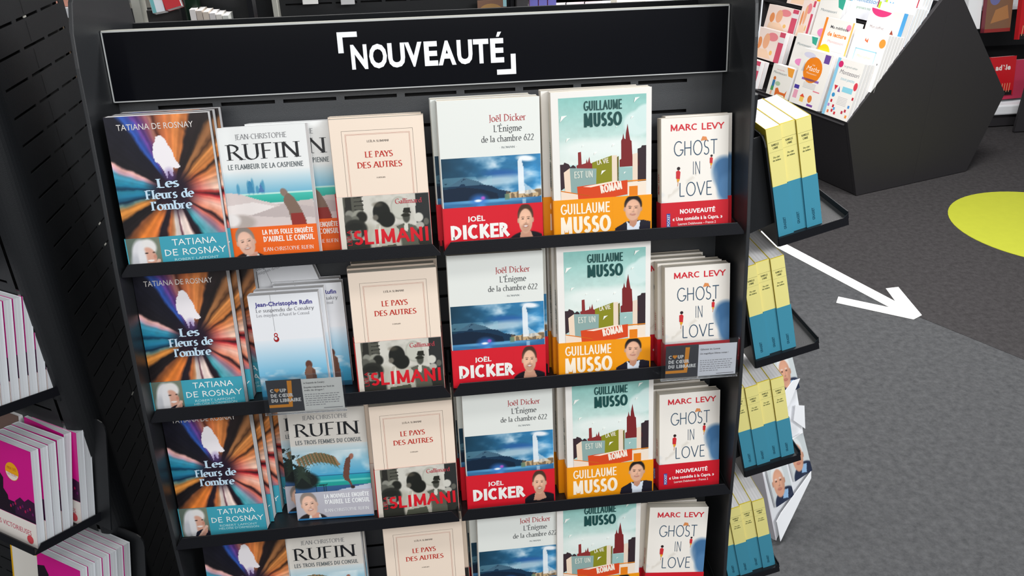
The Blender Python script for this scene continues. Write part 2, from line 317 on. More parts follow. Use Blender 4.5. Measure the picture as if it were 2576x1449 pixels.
def des_T():
    w, h = .139, .225; a = Art(); a.grid(starburst(), 0, .045, w, h)
    a.text('TATIANA DE ROSNAY', .066, .206, .0082, 'ddd8d4', 4, width=.102, align='c')
    for t, z, s in (('Les', .1235, .030), ('Fleurs de', .1075, .066), ("l'ombre", .091, .056)):
        a.text(t, .071, z, .0125, 'c4def0', 4, 'serif', width=s, align='c', thick=.21, thin=.07)
    b = Art(); b.rect(0, 0, w, .052, '3f9fb4', 1)
    cv = Cv(46, 52, '5d6b60'); cv.ell(.85, .8, .5, .5, '76806f', 1); cv.ell(.42, .5, .30, .46, 'dcdce0', .25); cv.ell(.22, .25, .16, .3, 'c4c6cc', .6); cv.ell(.62, .72, .26, .24, 'e6e4e2', .3)
    cv.ell(.62, .44, .22, .29, 'd9a590', .2, 12); cv.ell(.42, .35, .12, .5, 'e3e3e6', .5); cv.ell(.56, .56, .05, .02, '3a2c28', .6); cv.ell(.78, .57, .04, .02, '3a2c28', .6); cv.ell(.66, .34, .10, .03, 'f6eeea', .4); cv.ell(.8, .45, .05, .06, 'c98c78', .8)
    cv.poly([(.45,0),(.5,.15),(.62,.2),(.9,.3),(1,.1),(1,0)], '1f2030'); cv.poly([(.55,0),(.88,.38),(.95,.36),(.9,.12),(.78,0)], 'e0b8a6'); cv.poly([(.62,.0),(.92,.32),(.93,.2),(.8,.0)], 'cf9c8a')
    b.grid(cv.a, 0, 0, .046, .052, 2)
    b.text('TATIANA', .094, .0375, .0095, 'f2f4f2', 4, width=.062, align='c', bold=.02); b.text('DE ROSNAY', .094, .0225, .0098, 'f2f4f2', 4, width=.086, align='c', bold=.02)
    b.text('ROBERT LAFFONT', .094, .0145, .0036, 'bfe6ea', 4, width=.062, align='c'); b.text("HÉLOÏSE D'ORMESSON", .094, .0090, .0036, 'bfe6ea', 4, width=.066, align='c')
    return dict(w=w, h=h, t=.022, art=a, band=b, bh=.052, bcol='3f9fb4', cover='1c1418', page=page_white)
def rufin_head(a, title, w):
    a.text('JEAN-CHRISTOPHE', .062, .1800, .0072, '77787c', 4, 'serif', width=.076, align='c', thick=.12, thin=.05)
    a.text('RUFIN', .064, .1505, .0225, '1c1e22', 4, 'serif', width=.108, align='c', thick=.13, thin=.035)
    a.text(title, .064, .1365, .0075, '5c6468', 4, width=.110, align='c', bold=.03)
def man_portrait_band(b, bcol, l1, l2, tcol):
    b.rect(0, 0, .128, .05, bcol, 1); cv = Cv(50, 50, bcol)
    cv.ell(.5, -.05, .5, .3, '2b2426', .1); cv.poly([(.35,0),(.4,.2),(.75,.2),(.8,0)], 'dfe2e0'); cv.poly([(.45,0),(.45,.25),(.72,.25),(.7,0)], 'd9a08c')
    face(cv, .42, .56, .26, .38, 'e4b8a2', '8c8078', None, 'eadcd4', 12); b.grid(cv.a, 0, 0, .05, .05, 2)
    b.text(l1, .085, .0375, .0076, tcol, 4, width=.076, align='c', bold=.05); b.text(l2, .0855, .0265, .0085, tcol, 4, width=.076, align='c', bold=.05)
    b.text('JEAN-CHRISTOPHE RUFIN', .083, .0125, .0055, tcol, 4, 'serif', width=.076, align='c')
def des_R():
    w, h = .128, .198; a = Art(); cv = Cv(110, 170, 'e9ebea'); cv.vgrad(.0, .42, 'cdbfba', 'c9bcb8'); cv.vgrad(.50, .68, '6fb4d0', 'e9ebea'); n = cv.noise(4, 10, 2); cv.mix(((cv.Y < .5))*n*.25, 'a89a98')
    cv.vgrad(.43, .505, '28a898', '4cc4b4'); cv.mix(((cv.Y > .495) & (cv.Y < .507))*.8, 'd8efe8')
    cv.poly([(0,.52),(.15,.51),(.35,.46),(.6,.41),(1,.36),(1,0),(0,0)], 'd6c9c6'); cv.poly([(1,.44),(.8,.43),(.62,.40),(.9,.36),(1,.37)], 'cabdb9'); cv.poly([(0,.42),(.3,.44),(.55,.40),(.35,.35),(0,.33)], 'eae2df'); cv.poly([(.25,.34),(.7,.42),(1,.38),(1,.3),(.5,.32)], 'bfb2b0')
    for x, hh in ((.15,.58),(.27,.6),(.32,.615),(.37,.56),(.42,.585),(.44,.6)): cv.ell(x, .505+(hh-.505)/2, .018, (hh-.5)/2, '3f8fb4', .4, 0, .8)
    cv.poly([(.25,.51),(.28,.605),(.31,.59),(.335,.51)], '3a88b2'); cv.poly([(.38,.51),(.41,.58),(.45,.51)], '4a78b0')
    cv.ell(.67, .50, .045, .03, '8a7468', .2, -20); cv.poly([(.66,.46),(.71,.50),(.78,.46),(.84,.38),(.90,.27),(.72,.27),(.70,.36),(.66,.42)], '7d6658'); cv.poly([(.72,.34),(.86,.34),(.90,.24),(.72,.245)], '8e2c26'); cv.ell(.12, .29, .18, .06, 'b5aaa4', .4); cv.ell(.03, .31, .10, .05, 'e8e4e2', .5)
    a.grid(cv.a, 0, 0, w, h); rufin_head(a, 'LE FLAMBEUR DE LA CASPIENNE', w)
    b = Art(); man_portrait_band(b, 'ee6516', 'LA PLUS FOLLE ENQUÊTE', "D'AUREL LE CONSUL", 'f8e8de')
    return dict(w=w, h=h, t=.025, art=a, band=b, bh=.05, bcol='ee6516', cover='e6e8e8', page=page_white)
def des_W():
    w, h = .128, .198; a = Art(); cv = Cv(110, 170, 'd9d4cc'); cv.vgrad(.40, .68, '4aa4cc', 'd5dcdc'); n = cv.noise(6, 10, 4); cv.mix(((cv.Y > .42) & (cv.Y < .62))*np.clip(n-.45, 0, 1)*1.6, 'e6f0f2')
    cv.vgrad(.30, .40, '1f9c8c', '2aa0b8'); cv.mix(((cv.Y > .335) & (cv.Y < .35))*.6, '7fe0d0'); cv.mix(((cv.Y > .395) & (cv.Y < .402))*1., '184a78'); cv.vgrad(.2, .30, '294a78', '37608e'); cv.poly([(.3,.2),(.6,.26),(1,.30),(1,.2)], 'bcc4d4')
    n2 = cv.noise(22, 34, 8); cv.mix((cv.X < .16+.1*np.sin(cv.Y*20))*(cv.Y > .3)*(cv.Y < .6)*(n2 > .42)*1., '1c2826')
    cv.ell(.12, .36, .2, .08, '18201f', .3)
    for i in range(34):
        t = i/34; x0 = .05+.5*t; y0 = .56+.05*math.sin(t*3.1); cc = ('9a6e48', '6e5a38', '4e5a3c')[i % 3]; cv.poly([(x0, y0), (x0+.02, y0), (x0+.06+.03*t, y0-.08-.02*(i % 3)), (x0+.045, y0-.09)], cc, .85)
    for i in range(9): cv.poly([(0,.47-i*.02),(.1,.5-i*.01),(.24,.46-i*.02),(.1,.485-i*.012)], '2c3a30', .9)
    for x in (.27, .37, .40): cv.poly([(x,.22),(x+.012,.22),(x+.012,.315),(x,.315)], '183038')
    cv.poly([(.25,.30),(.43,.31),(.43,.32),(.25,.31)], '183038')
    cv.ell(.77, .555, .035, .025, 'a06a58', .2, 30); cv.poly([(.70,.54),(.76,.56),(.75,.48),(.73,.42),(.72,.36),(.76,.28),(.74,.275),(.70,.33),(.66,.34),(.64,.38),(.66,.46)], '6a4438'); cv.ell(.755, .275, .03, .015, '3a2a2a', .3)
    a.grid(cv.a, 0, 0, w, h); rufin_head(a, 'LES TROIS FEMMES DU CONSUL', w)
    b = Art(); man_portrait_band(b, 'b9b8c2', 'LA NOUVELLE ENQUÊTE', "D'AUREL LE CONSUL", 'eef0f2'); b.rect(0, 0, w, .003, '2f78b0', 5)
    return dict(w=w, h=h, t=.022, art=a, band=b, bh=.05, bcol='b9b8c2', cover='16222a', page=page_white)
def des_C():
    w, h = .108, .178; a = Art(); cv = Cv(100, 160, 'eceef2'); cv.vgrad(0, .22, '3aa4d0', '5ab4dc'); cv.vgrad(.22, .58, '6cbadf', 'e6ecf2'); n = cv.noise(5, 14, 3); cv.mix((cv.Y > .06)*(cv.Y < .30)*np.clip(n-.5, 0, 1)*3, 'f2f4f6')
    cv.vgrad(0, .05, '2a5a78', '2f7898'); cv.ell(.74, .33, .05, .04, '6a4438', .2); cv.poly([(.69,.30),(.75,.325),(.82,.28),(.84,.16),(.84,.05),(.68,.05),(.68,.18),(.66,.25)], '86604e'); cv.poly([(.76,.05),(.78,.3),(.82,.26),(.84,.05)], '6c4a3e')
    a.grid(cv.a, 0, 0, w, h); a.rect(.0345, .118, .0350, .178, '8c8c90', 3)
    a.disc(.0352, .112, .0030, .0035, 'b02020', 3); a.disc(.0352, .112, .0015, .0018, 'e4ecf2', 4); a.disc(.0352, .105, .0042, .0048, 'a01c1c', 3); a.disc(.0345, .1062, .0022, .0024, 'dfe9f0', 4)
    a.text('Jean-Christophe Rufin', .010, .160, .0066, '37308a', 5, width=.088, bold=.03)
    a.text('Le suspendu de Conakry', .010, .1505, .0058, '6c6c72', 5, 'serif', width=.090, thick=.11, thin=.05); a.text("Les énigmes d'Aurel le Consul", .010, .143, .0048, '8a8a90', 5, 'serif', width=.082, thick=.1, thin=.05)
    return dict(w=w, h=h, t=.017, art=a, band=None, cover='e8eaee', page=page_white)
def des_G():
    w, h = .137, .203; a = Art(); a.rect(0, 0, w, h, 'f2e0ce', 1)
    def box(i, c, t):
        x0, x1, z1 = i, w-i, h-i*1.05
        a.rect(x0, 0, x0+t, z1, c, 3); a.rect(x1-t, 0, x1, z1, c, 3); a.rect(x0, z1-t, x1, z1, c, 3)
    box(.0165, '6c6660', .0004); box(.0212, 'b87868', .0003); box(.0224, 'b87868', .0003)
    a.text('LEÏLA SLIMANI', .0685, .168, .0030, '4a4440', 4, 'serif', width=.032, align='c')
    a.text('LE PAYS', .0685, .146, .0085, 'c02c20', 4, 'serif', width=.041, align='c', thick=.18, thin=.05); a.text('DES AUTRES', .0685, .1305, .0085, 'c02c20', 4, 'serif', width=.066, align='c', thick=.18, thin=.05)
    a.text('roman', .0685, .1145, .0028, '6c645c', 4, 'serif', width=.013, align='c')
    b = Art(); bh = .089; cv = Cv(137, 90, 'd3d0c6'); n = cv.noise(12, 8, 6); cv.mix(np.clip(n-.45, 0, 1)*1.2, 'a8a69c')
    cv.poly([(.06,.6),(.06,1),(.27,1),(.28,.45),(.1,.42)], '55554c'); cv.poly([(.07,.62),(.09,1),(.15,1),(.15,.6)], '2a2a26')
    for i in range(6): cv.poly([(.18,.62+i*.07),(.28,.63+i*.07),(.28,.645+i*.07),(.18,.635+i*.07)], '1f1f1c')
    cv.poly([(.84,.5),(.85,1),(1,1),(1,.3),(.9,.4)], '2c2e2e'); cv.ell(.67, .76, .10, .2, 'b4b4a8', .1); cv.ell(.67, .76, .085, .17, 'c6c6ba', .15)
    cv.ell(.12, .70, .045, .07, '8a8a80', .3); cv.ell(.10, .6, .05, .09, '5c5c54', .3); cv.ell(.22, .68, .07, .09, '96968a', .3); cv.ell(.25, .64, .06, .1, '23241f', .3); cv.ell(.18, .6, .04, .07, '6f7066', .3)
    cv.poly([(.03,.2),(.05,.5),(.3,.5),(.34,.15)], '77766c'); cv.ell(.3, .35, .09, .18, 'b9b6a8', .6)
    cv.ell(.17, .44, .13, .17, '2a2b26', .2); cv.ell(.17, .36, .062, .13, '8c8c80', .2); cv.ell(.145, .39, .02, .015, '1c1c18', .4); cv.ell(.20, .39, .02, .015, '1c1c18', .4); cv.ell(.17, .28, .025, .012, '3c3c34', .4); cv.ell(.17, .48, .09, .07, '22231f', .3)
    cv.poly([(.02,0),(.03,.18),(.12,.26),(.26,.24),(.34,.15),(.36,0)], '33342e')
    cv.ell(.70, .12, .25, .35, '64645a', .2); cv.poly([(.60,0),(.62,.45),(.72,.5),(.86,.42),(.9,0)], '5d5e52'); cv.ell(.735, .60, .04, .10, '484a42', .3); cv.ell(.73, .63, .05, .03, '26271f', .3); cv.poly([(.70,.68),(.715,.76),(.78,.76),(.79,.66)], '25261f'); cv.poly([(.70,.38),(.71,.5),(.75,.48),(.74,.34)], 'd6d4c8')
    cv.ell(.87, .58, .05, .08, 'd2d0c6', .2); cv.ell(.88, .44, .045, .06, 'b4b2a8', .3); cv.ell(.95, .5, .03, .06, '62625a', .3); cv.poly([(.86,0),(.84,.36),(.93,.42),(1,.35),(1,0)], '33342f')
    cv.ell(.49, .12, .17, .38, 'c3beb0', .15); cv.poly([(.36,.1),(.40,.5),(.55,.56),(.64,.4),(.66,0),(.34,0)], 'beb9ab'); cv.poly([(.38,.2),(.44,.5),(.46,.3),(.40,.12)], 'dedacd')
    cv.ell(.47, .70, .095, .19, '1e201c', .12); cv.ell(.52, .58, .09, .14, '1c1e1a', .15); cv.ell(.40, .62, .03, .05, '6a665c', .5); cv.ell(.43, .84, .05, .04, '5c5548', .9, 0, .6)
    cv.poly([(.34,0),(.36,.1),(.6,.14),(.62,0)], '55584a'); b.grid(cv.a, 0, 0, w, bh, 1); b.rect(0, 0, .008, bh, 'e0d8cc', 2)
    b.text('SLIMANI', .020, .0145, .0225, 'd81e2c', 4, width=.112, bold=.045); b.text('LEÏLA', .0165, .0145, .0065, 'c01e2c', 4, width=.024, bold=.02, rot=90); b.text('Gallimard', .086, .0745, .0072, 'b83c48', 4, 'serif', width=.040, thick=.16, thin=.06)
    return dict(w=w, h=h, t=.021, art=a, band=b, bh=bh, bcol='b02a28', cover='eedccb', page=page_cream)
def des_D():
    w, h = .15, .223; a = Art(); a.rect(0, 0, w, h, 'e6e9e4', 1)
    a.text('Joël Dicker', .102, .190, .0098, 'b0343a', 4, 'serif', width=.056, align='c', thick=.12, thin=.05); a.text("L'Énigme", .102, .175, .0095, '3c4044', 4, 'serif', width=.042, align='c', thick=.12, thin=.05)
    a.text('de la chambre 622', .1015, .1605, .0090, '3c4044', 4, 'serif', width=.079, align='c', thick=.12, thin=.05); a.text('- ROMAN -', .1015, .1505, .0028, '7c8488', 4, 'serif', width=.027, align='c')
    cv = Cv(140, 84, '3a82b8'); n = cv.noise(5, 5, 11, 4); n2 = cv.noise(9, 7, 12, 3); g = cv.X
    base = np.array(C('1d4a66'))*(1-g[..., None])+np.array(C('3c93cc'))*g[..., None]; cv.a = base*(.75+.5*n[..., None])
    cv.mix(np.clip((n-.46)*3.2, 0, 1)*np.clip((cv.X-.12)*2.4, 0, 1)*(cv.Y > .3)*.85, 'dfeaf0'); cv.mix(np.clip(.35-cv.X, 0, 1)*1.8*(cv.Y > .45), '16384a'); cv.ell(.62, .68, .18, .07, '2c5fa8', 1, -10, .7)
    cv.ell(.55, .55, .3, .09, 'd8e8ee', 1, 5, .7)
    mt = [(0,.4),(.06,.5),(.14,.58),(.22,.66),(.27,.62),(.36,.57),(.42,.50),(.5,.47),(.56,.40),(.68,.35),(.72,.24),(0,.2)]; cv.poly(mt, '163550'); cv.mix((n2 > .55)*(cv.Y > .5)*(cv.Y < .66)*(cv.X < .5)*.35, '9ccad8'); cv.poly([(0,.45),(.2,.48),(.4,.42),(.55,.33),(.56,.22),(0,.2)], '10243a')
    cv.vgrad(0, .22, '1c3f66', '2f6ea4'); cv.mix((cv.Y < .22)*cv.noise(4, 16, 5)*.4, '6fb0d8'); cv.ell(.45, .20, .35, .03, '6fb4dc', 1, 0, .8)
    cv.ell(.36, .22, .08, .10, '3c7cd0', 1, 0, .8); cv.ell(.35, .215, .035, .022, 'f4fafc', .8); cv.ell(.40, .26, .02, .03, 'b85cc8', 1); cv.ell(.38, .10, .04, .06, '5aa4e0', 1, 0, .6)
    cv.poly([(.64,.22),(.64,.32),(1,.37),(1,.23)], 'c9ad84'); cv.mix((cv.X > .64)*(cv.Y > .22)*(cv.Y < .36)*(cv.noise(40, 10, 9, 2) > .55)*.8, '6a5a48'); cv.poly([(.62,.2),(.62,.31),(.67,.31),(.67,.2)], '6a8c74', .8)
    cv.poly([(.765,.3),(.77,.92),(.80,.95),(.82,.8),(.83,.3)], 'f0f4f6', .9); cv.poly([(.82,.5),(.83,.28),(.95,.30)], 'e4ecf0', .6); cv.ell(.85, .93, .09, .05, 'eef2f6', .7, -15); cv.poly([(.8,.0),(.8,.2),(.84,.2),(.83,.0)], 'c6dcea', .6)
    a.grid(cv.a, .001, .056, w-.0005, .1395, 2)
    b = Art(); b.rect(0, 0, w, .0655, 'd81e2e', 1); cv = Cv(60, 66, 'd81e2e'); cv.ell(.55, .02, .62, .33, '1d1b22', .08); cv.poly([(.30,.12),(.36,.34),(.66,.34),(.74,.16),(.5,.1)], 'cd9880'); face(cv, .51, .63, .22, .31, 'e4b498', '4c3428', '6a4434', 'f8f4f0', 0)
    b.grid(cv.a, .098, 0, .1485, .064, 2); b.text('JOËL', .049, .0430, .0082, 'f4f2ee', 4, width=.026, align='c', bold=.06); b.text('DICKER', .054, .0160, .0225, 'f4f2ee', 4, width=.090, align='c', bold=.075)
    return dict(w=w, h=h, t=.028, art=a, band=b, bh=.0655, bcol='cf1a2a', cover='eceeea', page=page_cream)
def des_M():
    w, h = .15, .227; a = Art(); a.rect(0, 0, w, h, 'eeebe6', 1); x0, x1, z0, z1 = .011, .142, .0655, .2180; dw, dz = x1-x0, z1-z0
    cv = Cv(120, 160, 'bfe0da'); cv.vgrad(.35, 1, 'e4ece6', '8cc4bc'); n = cv.noise(20, 26, 3); cv.a *= (.97+.06*n[..., None]); cv.ell(.90, .72, .16, .12, 'd4e8e4', .25); cv.ell(1.0, .78, .14, .12, 'cfe6e2', .2); cv.ell(.3, .5, .3, .09, 'e6efea', .8); cv.ell(.7, .5, .3, .09, 'e8f0ec', .8)
    a.grid(cv.a, x0, z0, x1, z1, 2)
    def P(pts, c, l=4): a.poly([(x0+p[0]*dw, z0+p[1]*dz) for p in pts], c, l)
    P([(.69,.3),(.69,.37),(.71,.38),(.71,.56),(.725,.58),(.735,.63),(.745,.58),(.76,.57),(.765,.63),(.785,.72),(.80,.63),(.815,.56),(.83,.55),(.84,.38),(.90,.38),(.92,.34),(.92,.3)], '7c2628'); P([(.19,.3),(.19,.34),(.21,.35),(.21,.47),(.245,.475),(.25,.35),(.3,.36),(.31,.40),(.32,.36),(.34,.42),(.35,.36),(.4,.34),(.4,.3)], '8c3030')
    P([(0,.10),(0,.36),(.04,.36),(.05,.38),(.1,.36),(.12,.33),(.15,.35),(.18,.33),(.2,.2)], '3a2a30'); P([(.90,.1),(.90,.47),(.94,.48),(.95,.50),(1,.50),(1,.1)], '35282e')
    P([(.38,.1),(.37,.36),(.60,.42),(.60,.1)], '8a8a20', 5); P([(.60,.1),(.60,.42),(.66,.42),(.66,.1)], 'ead8c4', 5); P([(.66,.1),(.66,.40),(.68,.41),(.68,.1)], '6c6020', 5)
    P([(.12,.05),(.11,.32),(.42,.30),(.41,.05)], '8eaaa6', 6); P([(.05,.05),(.04,.28),(.11,.32),(.12,.05)], 'f0d8c0', 6); P([(.66,.1),(.67,.30),(.84,.29),(.84,.1)], '9cc0bc', 5); P([(.84,.1),(.84,.42),(.90,.43),(.90,.1)], 'ead6c2', 5)
    P([(0,.0),(0,.09),(.35,.02),(.35,.0)], 'f2dcc8', 7); P([(0,.09),(0,.10),(.32,.035),(.35,.02)], 'e07818', 8); P([(.78,.14),(1,.145),(1,.0),(.78,.0)], 'f2e2d0', 6); P([(.78,.145),(1,.15),(1,.16),(.76,.16)], 'e88a28', 7); P([(.80,.0),(.80,.10),(.9,.10),(.9,.0)], 'e88218', 7)
    P([(.20,.0),(.19,.13),(.78,.165),(.78,.02),(.6,0)], 'd8481e', 8); P([(.26,.125),(.62,.165),(.70,.16),(.35,.115)], 'f6e4d2', 9)
    a.text('GUILLAUME', .077, .198, .0142, '1f4c4a', 10, width=.057, align='c', bold=.03); a.text('MUSSO', .077, .174, .0205, '1a4a48', 10, width=.057, align='c', bold=.05)
    a.text('LA VIE', x0+.43*dw, z0+.335*dz, .0075, 'f0ead8', 10, width=.018, rot=8, bold=.03); a.text('EST UN', x0+.16*dw, z0+.215*dz, .0105, 'd6dcd0', 10, width=.028, bold=.03); a.text('ROMAN', x0+.47*dw, z0+.045*dz, .0125, 'f6e8d8', 10, width=.033, rot=9, bold=.05)
    for x, z, r in ((.055,.81,.032),(.10,.60,.02),(.89,.95,.026),(.50,.26,.024),(.75,.24,.012),(.84,.78,.014),(.41,.45,.014),(.62,.52,.014),(.27,.53,.010),(.66,.70,.008)):
        cx, cz = x0+x*dw, z0+z*dz; R = r*dw*1.3; a.poly([(cx-R, cz-R), (cx-R*.6, cz+R*.6), (cx+R, cz+R*.7), (cx+R*.1, cz+R*.1)], 'f6f6f0', 10)
    b = Art(); b.rect(0, 0, w, .066, 'f29a10', 1); cv = Cv(64, 70, 'f29a10'); cv.poly([(0,0),(.06,.25),(.36,.40),(.78,.42),(1,.36),(1,0)], '22202c'); cv.poly([(.40,0),(.36,.40),(.5,.28),(.62,.38),(.72,.40),(.66,.0)], 'dfe8f4'); cv.poly([(.44,.3),(.44,.48),(.66,.46),(.62,.32),(.54,.24)], 'c69076'); face(cv, .53, .70, .215, .265, 'dfae92', '1e1a1a', None, 'd8a898', -4)
    b.grid(cv.a, .090, 0, w-.0008, .065, 2); b.text('GUILLAUME', .0475, .0430, .0165, 'fdf0dc', 4, width=.076, align='c', bold=.035); b.text('MUSSO', .0480, .0125, .0265, 'fdf0dc', 4, width=.078, align='c', bold=.055)
    sp = Art(); sp.text('GUILLAUME MUSSO', .017, .078, .010, '2a5250', 3, width=.075, rot=90, bold=.03)
    return dict(w=w, h=h, t=.025, art=a, band=b, bh=.066, bcol='e8900e', cover='e9e2d9', page=page_cream, spine=sp)
def des_L():
    w, h = .108, .177; a = Art(); cv = Cv(90, 140, 'ece7df'); cv.ell(1.02, .46, .27, .17, '3f6c98', .25, -20); cv.ell(.98, .36, .14, .12, '4f7ca8', .5); cv.ell(.78, .42, .06, .12, 'ece7df', 1, 0, .3); cv.ell(.0, .24, .22, .09, '6f94b8', .7, -25); cv.ell(.12, .30, .2, .06, 'ece7df', 1)
    n = cv.noise(8, 12, 3); band = abs((cv.Y-.33)-(cv.X-.12)*.42); cv.mix(np.clip(.03-band, 0, 1)*14*(n > .5)*(cv.X > .1)*(cv.X < .75), 'c4bcae'); a.grid(cv.a, 0, 0, w, h)
    a.text('MARC LEVY', .058, .157, .0102, 'cf2030', 4, width=.086, align='c', bold=.045)
    k = dict(thick=.075, thin=.075, serif=0, track=.10)
    a.text('GHOST', .056, .119, .0220, '2a4a64', 4, 'deco', width=.072, align='c', **k); a.text('IN', .057, .089, .0200, '2a4a64', 4, 'deco', width=.014, align='c', **k); a.text('LOVE', .056, .056, .0210, '2a4a64', 4, 'deco', width=.056, align='c', **k)
    a.poly([(.063,.140),(.066,.147),(.072,.146),(.074,.140),(.070,.141)], 'd98a50', 5)
    for x, z, s in ((.0265, .088, 1), (.080, .108, .72)):
        a.poly([(x-.003*s, z-.004*s), (x-.003*s, z+.007*s), (x+.001*s, z+.009*s), (x+.004*s, z+.006*s), (x+.003*s, z-.005*s)], 'c82a30', 5); a.disc(x+.001*s, z+.0115*s, .0026*s, .0026*s, '2a1a1c', 5); a.poly([(x-.001*s, z-.010*s), (x-.002*s, z-.004*s), (x+.003*s, z-.005*s), (x+.002*s, z-.008*s)], 'e0a028', 5)
        a.poly([(x-.001, z-.016*s), (x, z-.009*s), (x+.001, z-.009*s), (x, z-.016*s)], 'c89070', 5)
    b = Art(); bh = .047; b.rect(0, 0, w, bh, 'c81828', 1); b.rect(.0075, .0085, .0135, .030, '2a4a9a', 2); b.text('POCKET', .0126, .0100, .0040, 'e6e8ea', 4, width=.0185, rot=90, bold=.02)
    b.text('NOUVEAUTÉ', .058, .0285, .0072, 'f8f2f0', 4, width=.058, align='c', bold=.06); b.text('« Une comédie à la Capra. »', .058, .018, .0052, 'f6e8e6', 4, width=.082, align='c', bold=.045); b.text('Laurent Delahousse – France 2', .057, .0105, .0038, 'f0d8d6', 4, width=.062, align='c', bold=.02)
    sp = Art(); sp.text('MARC LEVY', .014, .060, .006, 'b82430', 3, width=.032, rot=90, bold=.03)
    return dict(w=w, h=h, t=.020, art=a, band=b, bh=bh, bcol='b81826', cover='dfd6c8', page=page_cream, spine=sp)

def book_meshes(d, nm):
    w, h, t = d['w'], d['h'], d['t']; M = {}
    k = .0006; cm = mat('cover_'+nm, d['cover'], .45); r = .002
    c = MB(); c.box(0, w, 0, k, 0, h); c.box(0, w, t-k, t, 0, h); c.prism([(0, .001), (-.0009, .004), (-.0012, t/2), (-.0009, t-.004), (0, t-.001), (k, t-.001), (k, .001)], 'z', 0, h); M['cover'] = c.mesh('cover', cm)
    p = MB(); p.box(k, w-.0008, k, t-k, .0005, h-.0005); M['page_block'] = p.mesh('page_block', d['page'])
    M['cover_print'] = d['art'].mesh('cover_print')
    if d.get('spine'): M['spine_print'] = d['spine'].mesh('spine_print')
    if d['band']:
        b = MB(); e = .00025+(.0014 if False else 0); bh = d['bh']; g = .0012
        b.box(-.0015, w+.0006, -g-.0004, -g, .0, bh); b.box(-.0018, -.0014, -g, t+.0004, 0, bh); b.box(-.0015, w+.0006, t+.0001, t+.0004, 0, bh); b.box(w+.0001, w+.0006, -g, .0002, 0, bh)
        M['wrap_band'] = b.mesh('wrap_band', mat('band_'+nm, d['bcol'], .4)); M['band_print'] = d['band'].mesh('band_print'); d['g'] = g+.0004
    return M
TPL = {}
def build_book(nm, d):
    M = book_meshes(d, nm); root = bpy.data.objects.new('book', None); COL.objects.link(root); root.empty_display_size = .03
    cv = link('cover', M['cover'], root); link('page_block', M['page_block'], root); pr = link('cover_print', M['cover_print'], cv)
    if 'spine_print' in M:
        s = link('spine_print', M['spine_print'], cv); s.matrix_local = Matrix.Translation((-.0014, d['t'], 0)) @ Matrix.Rotation(-math.pi/2, 4, 'Z')
    if 'wrap_band' in M:
        bd = link('wrap_band', M['wrap_band'], root); bp_ = link('band_print', M['band_print'], bd); bp_.location = (0, -d['g'], 0)
    TPL[nm] = [root, d, False]
def dup(o, parent=None):
    c = o.copy(); COL.objects.link(c)
    if parent: c.parent = parent; c.matrix_parent_inverse = o.matrix_parent_inverse.copy()
    for ch in list(o.children): dup(ch, c)
    return c
def put(nm, mw, label, group=None, cat='book'):
    root, d, used = TPL[nm]; o = dup(root) if used else root; TPL[nm][2] = True
    o.matrix_world = mw; return tag(o, label, cat, group)

for k, fn in (('T', des_T), ('R', des_R), ('W', des_W), ('C', des_C), ('G', des_G), ('D', des_D), ('M', des_M), ('L', des_L)): build_book(k, fn())

def des_Y():
    w, h = .13, .205; a = Art(); a.rect(0, 0, w, h, 'ecc93a', 1); a.text('ISABELLE CARRÉ', .065, .165, .008, '3a4030', 3, 'serif', width=.09, align='c')
    b = Art(); b.rect(0, 0, w, .098, '4494ae', 1)
    sp = Art(); sp.rect(.0002, .098, .0258, .2045, 'f3e994', 1); sp.rect(.001, .1795, .0255, .1799, '5c5c38', 2); sp.rect(.001, .1615, .0255, .1618, '8a8a58', 2)
    sp.text('ISABELLE', .013, .1725, .0034, '3f4a30', 3, 'serif', width=.013, align='c', thick=.2, thin=.1); sp.text('CARRÉ', .013, .1665, .0034, '3f4a30', 3, 'serif', width=.009, align='c', thick=.2, thin=.1)
    sp.text('Du côté', .013, .150, .003, '55603c', 3, 'serif', width=.011, align='c', thick=.2, thin=.1); sp.text('des Indiens', .013, .1445, .003, '55603c', 3, 'serif', width=.014, align='c', thick=.2, thin=.1)
    return dict(w=w, h=h, t=.026, art=a, band=b, bh=.098, bcol='4494ae', cover='e6d23e', page=page_white, spine=sp)
def des_V():
    w, h = .11, .178; a = Art(); a.rect(0, 0, w, h, 'd4148c', 1); a.rect(0, .046, w, .072, '1f1428', 2)
    a.poly([(.0,.05),(.0,.15),(.018,.155),(.028,.14),(.026,.12),(.036,.11),(.034,.09),(.044,.08),(.046,.06),(.06,.05)], '1f1020', 3); a.poly([(.06,.05),(.062,.075),(.075,.085),(.085,.08),(.095,.088),(.11,.085),(.11,.05)], '3a1438', 3)
    for i in range(10): a.disc(.05+.006*i, .062+.004*(i % 3), .0022, .003, ('b01a50', '6a1a60')[i % 2], 4, 8)
    a.disc(.060, .128, .0165, .0165, 'f0a818', 4); a.disc(.060, .128, .0155, .0155, 'efe3dc', 5, 20, 190, 350); a.text('PRIX DES', .060, .131, .005, 'c8702a', 6, width=.022, align='c'); a.text('LECTEURS', .060, .1205, .004, 'c87a88', 6, width=.022, align='c')
    a.rect(0, 0, w, .0455, 'f0eae4', 3); a.text('LES VICTORIEUSES', .052, .020, .009, 'cc5a70', 5, width=.09, align='c'); a.disc(.093, .012, .008, .008, 'd8505a', 6, 12)
    return dict(w=w, h=h, t=.0135, art=a, band=None, cover='d9dde2', page=pagemat('grey_white_pages', 'd9dde2'))
build_book('Y', des_Y()); build_book('V', des_V())
